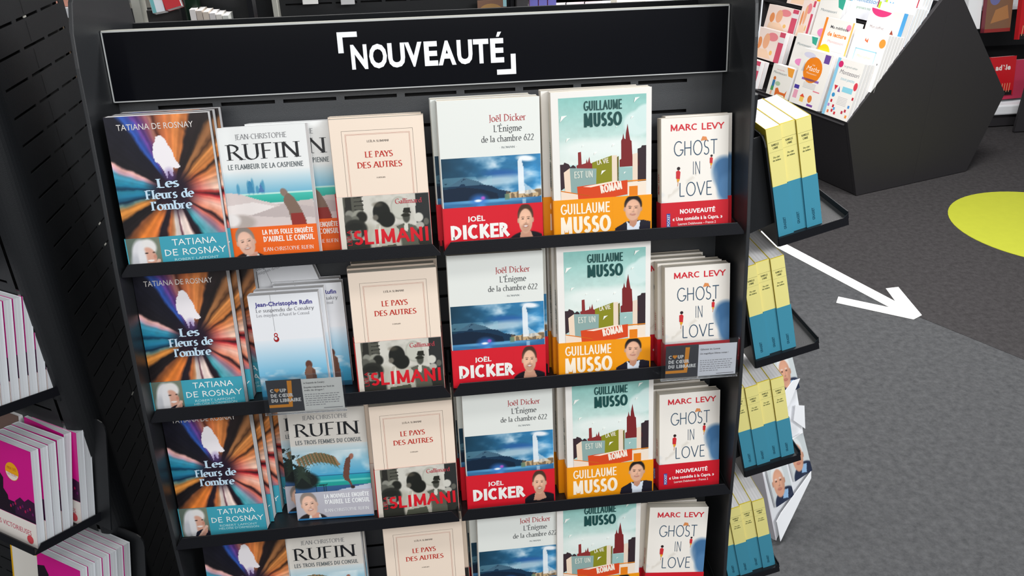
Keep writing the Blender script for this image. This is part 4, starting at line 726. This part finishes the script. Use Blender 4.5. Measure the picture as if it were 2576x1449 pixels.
def a_maths(a, w, h):
    a.rect(0, 0, w, h, 'f1ede6'); a.disc(w*.47, h*.66, w*.31, w*.31, 'ee8418', 2); a.text('Les', w*.47, h*.735, .010, 'fbe8d0', 3, align='c'); a.text('Maths', w*.47, h*.64, .024, 'fff4e4', 3, width=w*.42, align='c', shear=.3); a.text('Montessori', w*.47, h*.58, .009, 'fbe0c0', 3, width=w*.34, align='c')
    a.rect(w*.75, h*.83, w*.93, h*.98, '6c4a9a', 2); a.rect(w*.20, h*.46, w*.78, h*.50, '8a6ab4', 2)
    for i in range(5): a.rect(w*.3, h*(.42-.022*i), w*.72, h*(.427-.022*i), 'b8b4b8', 2)
    a.rect(w*.03, h*.27, w*.20, h*.34, '4a3a9a', 2); a.rect(w*.06, h*.10, w*.2, h*.25, 'e8a4b8', 2); a.poly([(w*.30,h*.16),(w*.38,h*.22),(w*.47,h*.16)], 'e05030', 2); a.rect(w*.32, h*.07, w*.45, h*.16, 'f4c860', 2); a.disc(w*.65, h*.16, w*.07, w*.09, 'e0843a', 2); a.rect(w*.60, h*.03, w*.80, h*.07, '7a4aa0', 2); a.poly([(w*.1,h*.6),(w*.16,h*.78),(w*.2,h*.6)], 'c8ccd0', 2); a.disc(w*.25, h*.9, w*.2, h*.05, 'd6d4e6', 2); a.rect(w*.68, h*.30, w*.9, h*.32, 'e4808c', 2)
def a_tout(a, w, h):
    a.rect(0, 0, w, h, 'f0ece6'); a.rect(0, 0, w*.11, h, '8cc8e4', 2); a.disc(w*.16, h*.90, w*.09, w*.09, 'd02a6a', 3); a.text('Le grand cahier', w*.55, h*.87, .010, '8a9a9c', 3, width=w*.5, align='c'); a.text('Montessori', w*.56, h*.75, .020, '706a72', 3, width=w*.72, align='c', shear=.2); a.text('tout-petits', w*.56, h*.65, .014, '8ac0d0', 3, width=w*.52, align='c', shear=.2)
    a.poly([(w*.16,h*.54),(w*.30,h*.54),(w*.22,h*.45)], 'd02a3a', 3); a.poly([(w*.32,h*.44),(w*.42,h*.44),(w*.36,h*.54)], '7a5aa0', 3); a.rect(w*.48, h*.46, w*.86, h*.55, '8ccfe0', 3); a.disc(w*.92, h*.60, w*.07, h*.07, 'd84050', 3); a.disc(w*.22, h*.37, w*.06, w*.06, '3a94c8', 3); a.rect(w*.92, h*.37, w*.98, h*.42, 'c02030', 3)
    for i in range(6): a.rect(w*.42, h*(.36-.025*i), w*.78, h*(.366-.025*i), 'b4b0b4', 2)
    for i, (x, z, c) in enumerate(((.18,.24,'c82838'),(.30,.08,'d0303c'),(.36,.12,'58a0d8'),(.42,.05,'d0303c'),(.16,.05,'e87850'),(.68,.10,'c03048'),(.86,.05,'f0903a'),(.86,.22,'4a90d0'),(.12,.16,'b088c8'),(.30,.16,'c82838'),(.78,.14,'c03048'))): a.rect(w*x, h*z, w*(x+.07), h*(z+.05), c, 3)
def a_boy(a, w, h):
    a.rect(0, 0, w, h, 'eeeae2'); a.poly([(w*.66,h),(w,h),(w,h*.72),(w*.8,h*.74)], 'f0a03a', 2); a.text('Montessori', w*.40, h*.72, .012, '6a7478', 3, width=w*.62, align='c', shear=.2); a.text('Les grandes', w*.4, h*.84, .006, 'd88890', 3, width=w*.35, align='c')
    a.disc(w*.22, h*.56, w*.06, w*.06, 'd07030', 3); a.rect(w*.16, h*.30, w*.28, h*.50, '3a78a8', 3); a.rect(w*.15, h*.16, w*.28, h*.30, '4a9a5a', 3); a.rect(w*.17, h*.02, w*.25, h*.16, 'e4b498', 3); a.disc(w*.42, h*.42, w*.12, h*.07, 'a8c4a0', 3); a.poly([(w*.40,h*.02),(w*.38,h*.26),(w*.48,h*.30),(w*.60,h*.18),(w*.85,h*.18),(w*.92,h*.3),(w*.9,h*.02),(w*.82,h*.1),(w*.52,h*.1)], 'dc6c2c', 3)
def a_lect(a, w, h):
    a.rect(0, 0, w, h, 'f1ede6'); a.rect(0, 0, w*.08, h, 'f08a2a', 2); a.text('Ma méthode', w*.55, h*.84, .014, '4a4a4e', 3, width=w*.62, align='c', bold=.02); a.text('de lecture', w*.53, h*.71, .020, 'f08a2a', 3, width=w*.66, align='c', bold=.04); a.text('Montessori', w*.55, h*.60, .013, 'f0a0a8', 3, width=w*.55, align='c'); a.disc(w*.24, h*.38, w*.23, w*.26, 'f6c614', 3); a.disc(w*.36, h*.33, w*.06, w*.06, 'f09ab0', 4); a.rect(w*.95, 0, w, h, 'f6c060', 2); a.disc(w*.85, h*.90, w*.08, w*.08, 'ee8cb0', 3)
    a.disc(w*.42, h*.06, w*.08, w*.09, '4a3030', 3); a.disc(w*.68, h*.05, w*.08, w*.09, 'c8683a', 3)
    for i in range(3): a.rect(w*.5, h*(.46-.05*i), w*.86, h*(.47-.05*i), 'c4c0c0', 2)
def a_cahier(a, w, h):
    a.rect(0, 0, w, h, 'eeece8'); 
    for q in ((.16,.22,.80,.24),(.16,.66,.80,.68)): a.rect(w*q[0], h*q[1], w*q[2], h*q[3], '9ccfe0', 2)
    a.rect(w*.16, h*.22, w*.18, h*.68, '9ccfe0', 2); a.rect(w*.78, h*.22, w*.80, h*.68, '9ccfe0', 2); a.text('Mon cahier', w*.48, h*.53, .013, 'e8c890', 3, width=w*.42, align='c'); a.text('de lecture', w*.48, h*.43, .013, 'e8c890', 3, width=w*.38, align='c'); a.text('Montessori', w*.48, h*.31, .014, '8ab8d8', 3, width=w*.46, align='c'); a.disc(w*.88, h*.84, w*.09, w*.1, 'f0983a', 3); a.poly([(w*.36,h*.83),(w*.46,h*.80),(w*.45,h*.88),(w*.41,h*.83),(w*.37,h*.88)], 'e86a38', 3); a.text('À partir de 5 ans', w*.5, h*.10, .008, 'e0a8b0', 3, width=w*.5, align='c'); a.rect(w*.9, h*.38, w*.93, h*.5, '6a6a6c', 2)
def a_green(a, w, h):
    a.rect(0, 0, w, h, 'efece6'); a.text('Montessori', w*.45, h*.68, .013, '6a8088', 3, width=w*.66, align='c', shear=.2); a.poly([(w*.7,h),(w,h),(w,h*.78),(w*.8,h*.82)], '3aa890', 2); a.disc(w*.5, h*.22, w*.26, h*.1, 'e88cc0', 3); a.poly([(w*.5,h*.2),(w*.55,h*.5),(w*.68,h*.48),(w*.66,h*.24)], 'c83850', 3); a.disc(w*.60, h*.53, w*.06, w*.06, '3a2420', 4)
def a_coff(a, w, h):
    a.rect(0, 0, w*.62, h, 'f0e6e4'); a.rect(w*.62, 0, w*.9, h, 'e4dcd8'); a.rect(w*.9, 0, w, h, '4a9ad0', 2); a.disc(w*.31, h*.99, w*.28, h*.16, 'd83a78', 2, 14, 180, 360); a.text('Mon coffret', w*.31, h*.58, .013, '6a5c60', 3, width=w*.38, align='c'); a.text('mes apprentissages', w*.31, h*.48, .009, '8a7c80', 3, width=w*.48, align='c'); a.disc(w*.17, h*.22, w*.09, w*.10, '7a4438', 3); a.disc(w*.17, h*.12, w*.08, w*.07, 'dca080', 4); a.disc(w*.46, h*.20, w*.09, w*.10, 'b08470', 3); a.disc(w*.46, h*.10, w*.08, w*.07, 'e8b090', 4)
    a.poly([(w*.68,h*.1),(w*.66,h*.45),(w*.72,h*.62),(w*.80,h*.5),(w*.86,h*.15),(w*.80,h*.2),(w*.74,h*.22)], '8a3c2a', 3)
def a_pink(a, w, h):
    a.rect(0, 0, w, h, 'f4e0d6'); a.rect(w*.82, 0, w, h, 'd2506a', 2); a.rect(w*.82, h*.66, w, h*.84, 'e8e4e4', 3); a.disc(w*.60, h*.78, w*.18, h*.14, 'ea8a90', 2); a.disc(w*.20, h*.5, w*.08, h*.2, 'e8935a', 3); a.disc(w*.42, h*.6, w*.11, h*.26, 'f0b088', 3); a.poly([(w*.1,h*.02),(w*.14,h*.3),(w*.5,h*.34),(w*.7,h*.06)], 'f6d2b4', 2); a.disc(w*.66, h*.26, w*.05, h*.08, 'f4c070', 3)
def a_blueM(t1, c1, bg='dceaf4', edge='b8d430'):
    def f(a, w, h): a.rect(0, 0, w, h, bg); a.rect(0, 0, w*.06, h, edge, 2); a.text('Montessori', w*.5, h*.34, .022, c1, 3, width=w*.78, align='c', shear=.2); a.text(t1, w*.5, h*.20, .014, '7cae80', 3, width=w*.5, align='c'); a.rect(w*.86, h*.3, w*.89, h*.7, 'b02838', 3)
    return f
# (row, left edge, bottom, depth, w, h, t, colour, art, copies behind, label)
KB = [(0, .182, 0, 0, .180, .285, .022, 'efece8', a_tout, 3, 'white activity book with many small toy pictures and a blue spine edge'),
(0, .430, 0, 0, .218, .285, .02, 'ecebe6', a_maths, 3, 'white activity book with a big orange circle'),
(0, .620, 0, 0, .170, .165, .03, 'e8e6e0', a_boy, 1, 'small white book showing a boy and a brown dog'),
(0, .93, 0, 0, .21, .15, .03, 'e8dcd6', a_pink, 1, 'pink and red children\'s box, lowest of the left column'),
(1, .215, 0, 0, .220, .275, .02, 'eceae8', a_cahier, 4, 'white workbook with a pale blue framed title'),
(1, .432, 0, 0, .205, .295, .02, 'f0ece4', a_lect, 2, 'white reading book with orange title and yellow disc'),
(1, .604, 0, 0, .162, .185, .02, 'e8e8e2', a_green, 2, 'white book with a teal corner and a girl in a pink ring'),
(1, .93, 0, 0, .245, .165, .03, 'e8dcd6', a_pink, 1, 'pink and red children\'s box, second of the left column'),
(2, .245, 0, 0, .240, .228, .04, 'e8d8da', a_coff, 0, 'boxed set with two children\'s heads and a horse'),
(2, .985, 0, 0, .255, .135, .03, 'e8dcd6', a_pink, 1, 'pink and red children\'s box, third of the left column'),
(2, .72, 0, 0, .10, .20, .02, 'f2dcd0', a_pink, 1, 'narrow children\'s book with figures on its edge'),
(2, .60, 0, 0, .18, .235, .02, 'f2f0ec', a_green, 2, 'white book with orange scalloped edge behind the reading book'),
(2, .245, .0, .045, .24, .26, .02, 'd8e8f2', a_blueM('découverte', '4a94cc'), 3, 'pale blue nature workbook behind the boxed set'),
(3, .48, 0, 0, .22, .25, .02, 'e2ecf4', a_blueM('premiers mots', '4a94cc', 'e8eaf0', '90c8e4'), 2, 'pale workbook with blue lettering on the top step'),
(3, .25, 0, 0, .23, .26, .02, 'd8e8f2', a_blueM('cahier', '4a94cc'), 2, 'pale blue workbook with a green spine edge on the top step'),
(3, .72, 0, 0, .2, .2, .02, 'f4ece8', a_lect, 1, 'white book with orange picture on the top step'),
(3, .95, 0, 0, .3, .2, .02, 'f2f0ee', a_pink, 1, 'white and red children\'s box at the far end of the top step')]
for r, wl, v, dn, w, h, t, col, art, nb, lb in KB:
    for j in range(nb+1):
        F = binF(r, wl, v+.002, dn+j*(t+.003)) @ Matrix.Translation((-.002*j, 0, 0))
        plain('book', F, w-.004, h, t, col, lb if j == 0 else lb+(', copy behind it' if j == 1 else ', second copy behind' if j == 2 else ', third copy behind' if j == 3 else ', fourth copy behind'), 'book', 'children\'s books in the bin: '+lb if nb else None, art, page_white)
tc_ = MB(); tc_.prism([(0, 0), (.145, -.02), (.085, .115)], 'y', 0, .003); tc_o = tc_.obj('price_card', white_card); tc_o.matrix_world = binF(2, .43, .115, -.01); tag(tc_o, 'white triangular card sticking up between the reading book and boxed set', 'card')

# ---------------------------------------------------------------- wall shelf far right
def blk(name, x0, x1, y0, y1, z0, z1, m, label=None, cat=None, parent=None, bevel=0):
    o = MB().box(x0, x1, y0, y1, z0, z1).obj(name, m, parent, bevel=bevel)
    if label: tag(o, label, cat)
    return o
sh = empty('wall_shelving', Matrix.Translation((3.4, 4.95, 0)), 'dark shelving with a white plinth, far right behind the display bin', 'shelving')
def W2(x, y, z): return (x-3.4, y-4.95, z)
blk('plinth', .12, 1.5, -.13, .5, .01, .08, bin_black, parent=sh); blk('base_shelf', .10, 1.5, -.15, .5, .085, .15, white_card, parent=sh, bevel=.01); blk('upright', -.30, -.27, .0, .5, .01, 1.2, bin_black, parent=sh); blk('back_board', -.3, 1.5, .5, .52, .01, 1.3, bin_black, parent=sh)
blk('shelf', -.28, 1.5, -.02, .5, .345, .37, bin_black, parent=sh); blk('shelf', -.28, 1.5, .05, .5, .70, .72, white_card, parent=sh)
def a_red(a, w, h): a.rect(0, 0, w, h, 'c0141e'); a.text('adèle', w*.5, h*.66, .03, 'e8dcd8', 3, width=w*.6, align='c', bold=.05); a.rect(w*.05, 0, w*.95, h*.12, '1a1416', 2); [a.poly([(w*(.1+.1*i), h*.08), (w*(.13+.1*i), h*.08), (w*(.16+.1*i), h*.30), (w*(.13+.1*i), h*.32)], 'd8906c', 3) for i in range(8)]
def a_brown(a, w, h): a.rect(0, 0, w, h, '7c5a44'); a.disc(w*.3, h*.75, w*.2, h*.14, '6a6a9a', 2); a.poly([(w*.2,h*.2),(w*.35,h*.5),(w*.8,h*.6),(w*.9,h*.3)], 'a87448', 2); a.rect(0, 0, w, h*.08, '8c2a28', 3)
def FW(x, z, y=4.84): return frame((x, y, z), (1, .15, 0), (-.15, 1, -.2), (0, .2, 1))
plain('book', FW(3.47, .60), .19, .26, .03, '6e2430', 'brown illustrated album on the far right shelf', art=a_brown)
plain('book', FW(3.69, .555, 4.82), .2, .26, .03, 'b01820', 'red comic album with pink hands, upper far right shelf', art=a_red)
plain('book', FW(3.60, .20, 4.84), .19, .24, .03, 'b81020', 'red comic album on the lower far right shelf', art=a_red)
plain('book', FW(3.72, .17, 4.86), .19, .24, .03, 'b83050', 'pink-edged red album beside the lower red album')
plain('book', FW(3.44, .22, 4.86), .12, .22, .05, 'e8eaee', 'white book stack end beside the bin, far right shelf')
plain('book', FW(3.36, .62, 4.86), .10, .25, .05, 'eceef0', 'white book behind the bin top, far right shelf')
blk('leaning_board', .33, .60, -.26, -.24, .01, .36, bin_black, parent=sh)

# ---------------------------------------------------------------- background behind the header
bg = empty('background_stand', Matrix.Translation((-.1, 3.05, 0)), 'dark slotted display stand beyond the header sign', 'display stand')
sl_ = slotted(-.34, .45, .6, 1.62, [(-.32+.085*i, -.32+.085*i+.072) for i in range(9)], [1.215-.05*i for i in range(-7, 8)], .006); so_ = sl_.obj('back_panel', metal, bg)
blk('backing_plate', -.34, .45, .02, .03, .6, 1.62, metal_dk, parent=bg); blk('post', -.355, -.34, -.06, .05, .02, 1.62, trim_light, parent=bg); blk('post', .45, .462, -.06, .05, .02, 1.62, metal_lip, parent=bg); blk('shelf', -.34, .45, -.12, .0, 1.088, 1.096, metal, parent=bg); blk('upright', -.72, -.36, .0, .04, .02, 1.7, metal, parent=bg); blk('foot', -.34, .45, -.1, .1, .02, .6, metal, parent=bg)
def FG(x, y, z, yaw=0, ln=6): return Matrix.Translation((x, y, z)) @ pose(0, 0, 0, yaw, ln, 0)
plain('book', FG(-.150, 2.975, 1.098), .106, .085, .006, 'e8e6e2', 'small white card with a red line on the background stand', 'card', art=lambda a, w, h: (a.rect(0, 0, w, h, 'e6e2de'), a.rect(w*.08, h*.80, w*.92, h*.88, 'c83c3c', 2)))
plain('book', FG(-.375, 2.975, 1.098), .115, .09, .01, '5a4440', 'brown and white magazine on the background stand', 'magazine', art=lambda a, w, h: (a.rect(0, 0, w, h, '6a4c46'), a.rect(w*.8, h*.6, w, h, 'dcdcd8', 2), a.rect(0, 0, w*.05, h, 'c02030', 2)))
plain('book', FG(.235, 2.98, 1.098), .10, .115, .01, '6e5040', 'brown picture book at the right of the background stand', art=lambda a, w, h: (a.rect(0, 0, w, h, '6c4c3a'), a.disc(w*.45, h*.7, w*.4, h*.2, '96703c', 2), a.rect(w*.88, h*.8, w, h, '8ab8c0', 3)))
plain('book', FG(-.355, 3.0, 1.222), .05, .2, .01, 'd8d8d6', 'white booklet on the upper tier of the background stand'); plain('book', FG(-.228, 3.0, 1.216), .045, .2, .01, 'b8b8ba', 'grey booklet on the upper tier of the background stand')
# table with white stacks and pastel books
tb = empty('sales_table', Matrix.Translation((.85, 3.2, 0)), 'white display table with stacked books beyond the header sign', 'table')
blk('tabletop', -.478, .2, -.35, .35, 1.07, 1.10, white_card, parent=tb); blk('leg', -.47, -.43, -.3, .3, .0, 1.07, white_card, parent=tb); blk('leg', .14, .18, -.3, .3, 0, 1.07, white_card, parent=tb)
blk('book_support', .366, .405, 2.95, 3.1, 1.103, 1.35, bin_black, 'black book support at the left end of the white table', 'book support')
for i in range(3):
    plain('book', frame((.412+.032*i, 2.97, 1.104), (.1, 1, 0), (1, -.1, 0), (0, 0, 1)), .11, .16, .029, 'b25a90', f'pink and blue book standing on the table, {("left","middle","right")[i]} of three', 'book', 'pink and blue books on the table', None)
    s_ = Art(); s_.rect(0, 0, .028, .085, 'c4688c', 1); s_.rect(0, .085, .028, .16, '6a68b4', 1); x_ = link('spine_print', s_.mesh('spine_print')); x_.parent = bpy.data.objects[[o.name for o in COL.objects if o.name.startswith('book')][-1]]; x_.matrix_local = Matrix.Translation((-.0018, .029, 0)) @ Matrix.Rotation(-math.pi/2, 4, 'Z')
for x0 in (.510, .580, .650):
    for k in range(5): plain('book', Matrix.Translation((x0, 3.10-.008*(k % 2), 1.104+.0195*k)) @ Matrix.Rotation(D2R(90), 4, 'X') @ Matrix.Translation((0, 0, -.1)), .066, .018, .1, 'e4e2e2', f'pale book, {("lowest","second from the bottom","middle one","second from the top","topmost")[k]} of the {"left" if x0 < .55 else "middle" if x0 < .6 else "right"} stack on the white table', 'book', 'pale stacked books on the table')
plain('book', Matrix.Translation((.64, 3.02, 1.108)) @ Matrix.Rotation(D2R(25), 4, 'Z') @ Matrix.Rotation(D2R(-90), 4, 'X') @ Matrix.Translation((0, -.03, 0)), .10, .10, .02, 'd03848', 'red and white book lying on the table in front of the stacks')
blk('storage_box', .775, .885, 3.2, 3.3, 1.104, 1.34, mat('cream_box', 'd6d2c2', .8), 'cream upright box on the white table', 'box')
plain('book', FG(.90, 3.05, 1.104, 0, 10), .13, .11, .01, 'eef0ee', 'white children\'s book with green and pink spots on the table', art=lambda a, w, h: (a.rect(0, 0, w, h, 'f0f2f0'), a.disc(w*.5, h*.7, w*.1, h*.1, '9cc850', 2), a.disc(w*.7, h*.66, w*.1, h*.1, '4a90c8', 2), a.disc(w*.88, h*.7, w*.09, h*.1, 'e070a0', 2)))
# left rear rack
rk = empty('rear_rack', Matrix.Translation((-.70, 2.62, 0)), 'grey rack holding magazines behind the left side panel', 'rack')
blk('post', -.085, -.062, -.03, .03, .0, 1.6, trim_light, parent=rk); blk('side_board', -.062, .03, .02, .04, .0, 1.28, bin_black, parent=rk); blk('shelf', -.062, .10, -.10, .04, 1.20, 1.21, trim_light, parent=rk); blk('post', .235, .25, -.03, .03, .0, 1.7, metal_lip, parent=rk); blk('block_holder', .075, .232, .03, .05, 1.0, 1.34, metal, parent=rk)
plain('book', frame((-.722, 2.56, 1.285), (1, 0, .15), (0, 1, -.3), (-.15, .3, 1)), .034, .12, .03, 'd8dee4', 'white and blue book on the slanted rack shelf', art=lambda a, w, h: (a.rect(0, 0, w, h, 'd8dee6'), a.rect(0, 0, w*.3, h, '6ab0b4', 2)))
plain('book', frame((-.685, 2.56, 1.292), (1, 0, .25), (0, 1, -.3), (-.25, .3, 1)), .045, .12, .03, 'c0202c', 'bright red book on the slanted rack shelf')
plain('magazine', frame((-.70, 2.55, 1.225), (1, .3, .1), (-.3, 1, 0), (0, 0, 1)), .07, .022, .05, 'b4aeb0', 'stack of grey and pink magazines on the rear rack', 'magazine', art=lambda a, w, h: (a.rect(0, 0, w, h, 'b8b0b2'), a.rect(w*.5, h*.4, w, h, 'b04468', 2)))
blk('storage_bag', -.640, -.60, 2.58, 2.62, 1.0, 1.36, mat('dark_green_plastic', '10281c', .3, .3, 30, .3), 'dark green glossy bag hanging in the rear rack', 'bag', bevel=.006)
for i, cc_ in enumerate(('ece8e6', 'c8bcb2', 'd8ccc0', 'dcd8d8', 'e4e0da', 'd6d8d2')):
    plain('book', frame((-.618+.0175*i, 2.545, 1.10), (0, 1, 0), (1, 0, 0), (0, 0, 1)), .07, .193-.004*i, .016, cc_, 'pale booklet in the white upright row on the rear rack, '+('leftmost', 'second from left', 'third from left', 'fourth from left', 'fifth from left', 'rightmost')[i], 'booklet', 'pale upright booklets on the rear rack')
# sliver between the two stands
lf = empty('rear_shelf', Matrix.Translation((-.95, 2.42, 0)), 'pale shelf glimpsed between the two black stands', 'shelf')
blk('board', -.25, .15, 0, .3, 1.305, 1.33, white_card, parent=lf); blk('panel', -.25, .15, .06, .08, .4, 1.305, mat('tan_board', '8a7a66', .8), parent=lf)
for k in range(3): plain('book', Matrix.Translation((-1.05, 2.44, 1.331+.020*k)), .25, .019, .2, 'e0a08c', ('lowest', 'middle', 'topmost')[k]+' salmon coloured book stacked on the pale shelf', 'book', 'salmon books on the pale shelf')
plain('book', Matrix.Translation((-.906, 2.40, 1.12)), .02, .14, .1, 'c02438', 'red book standing under the pale shelf between the stands')
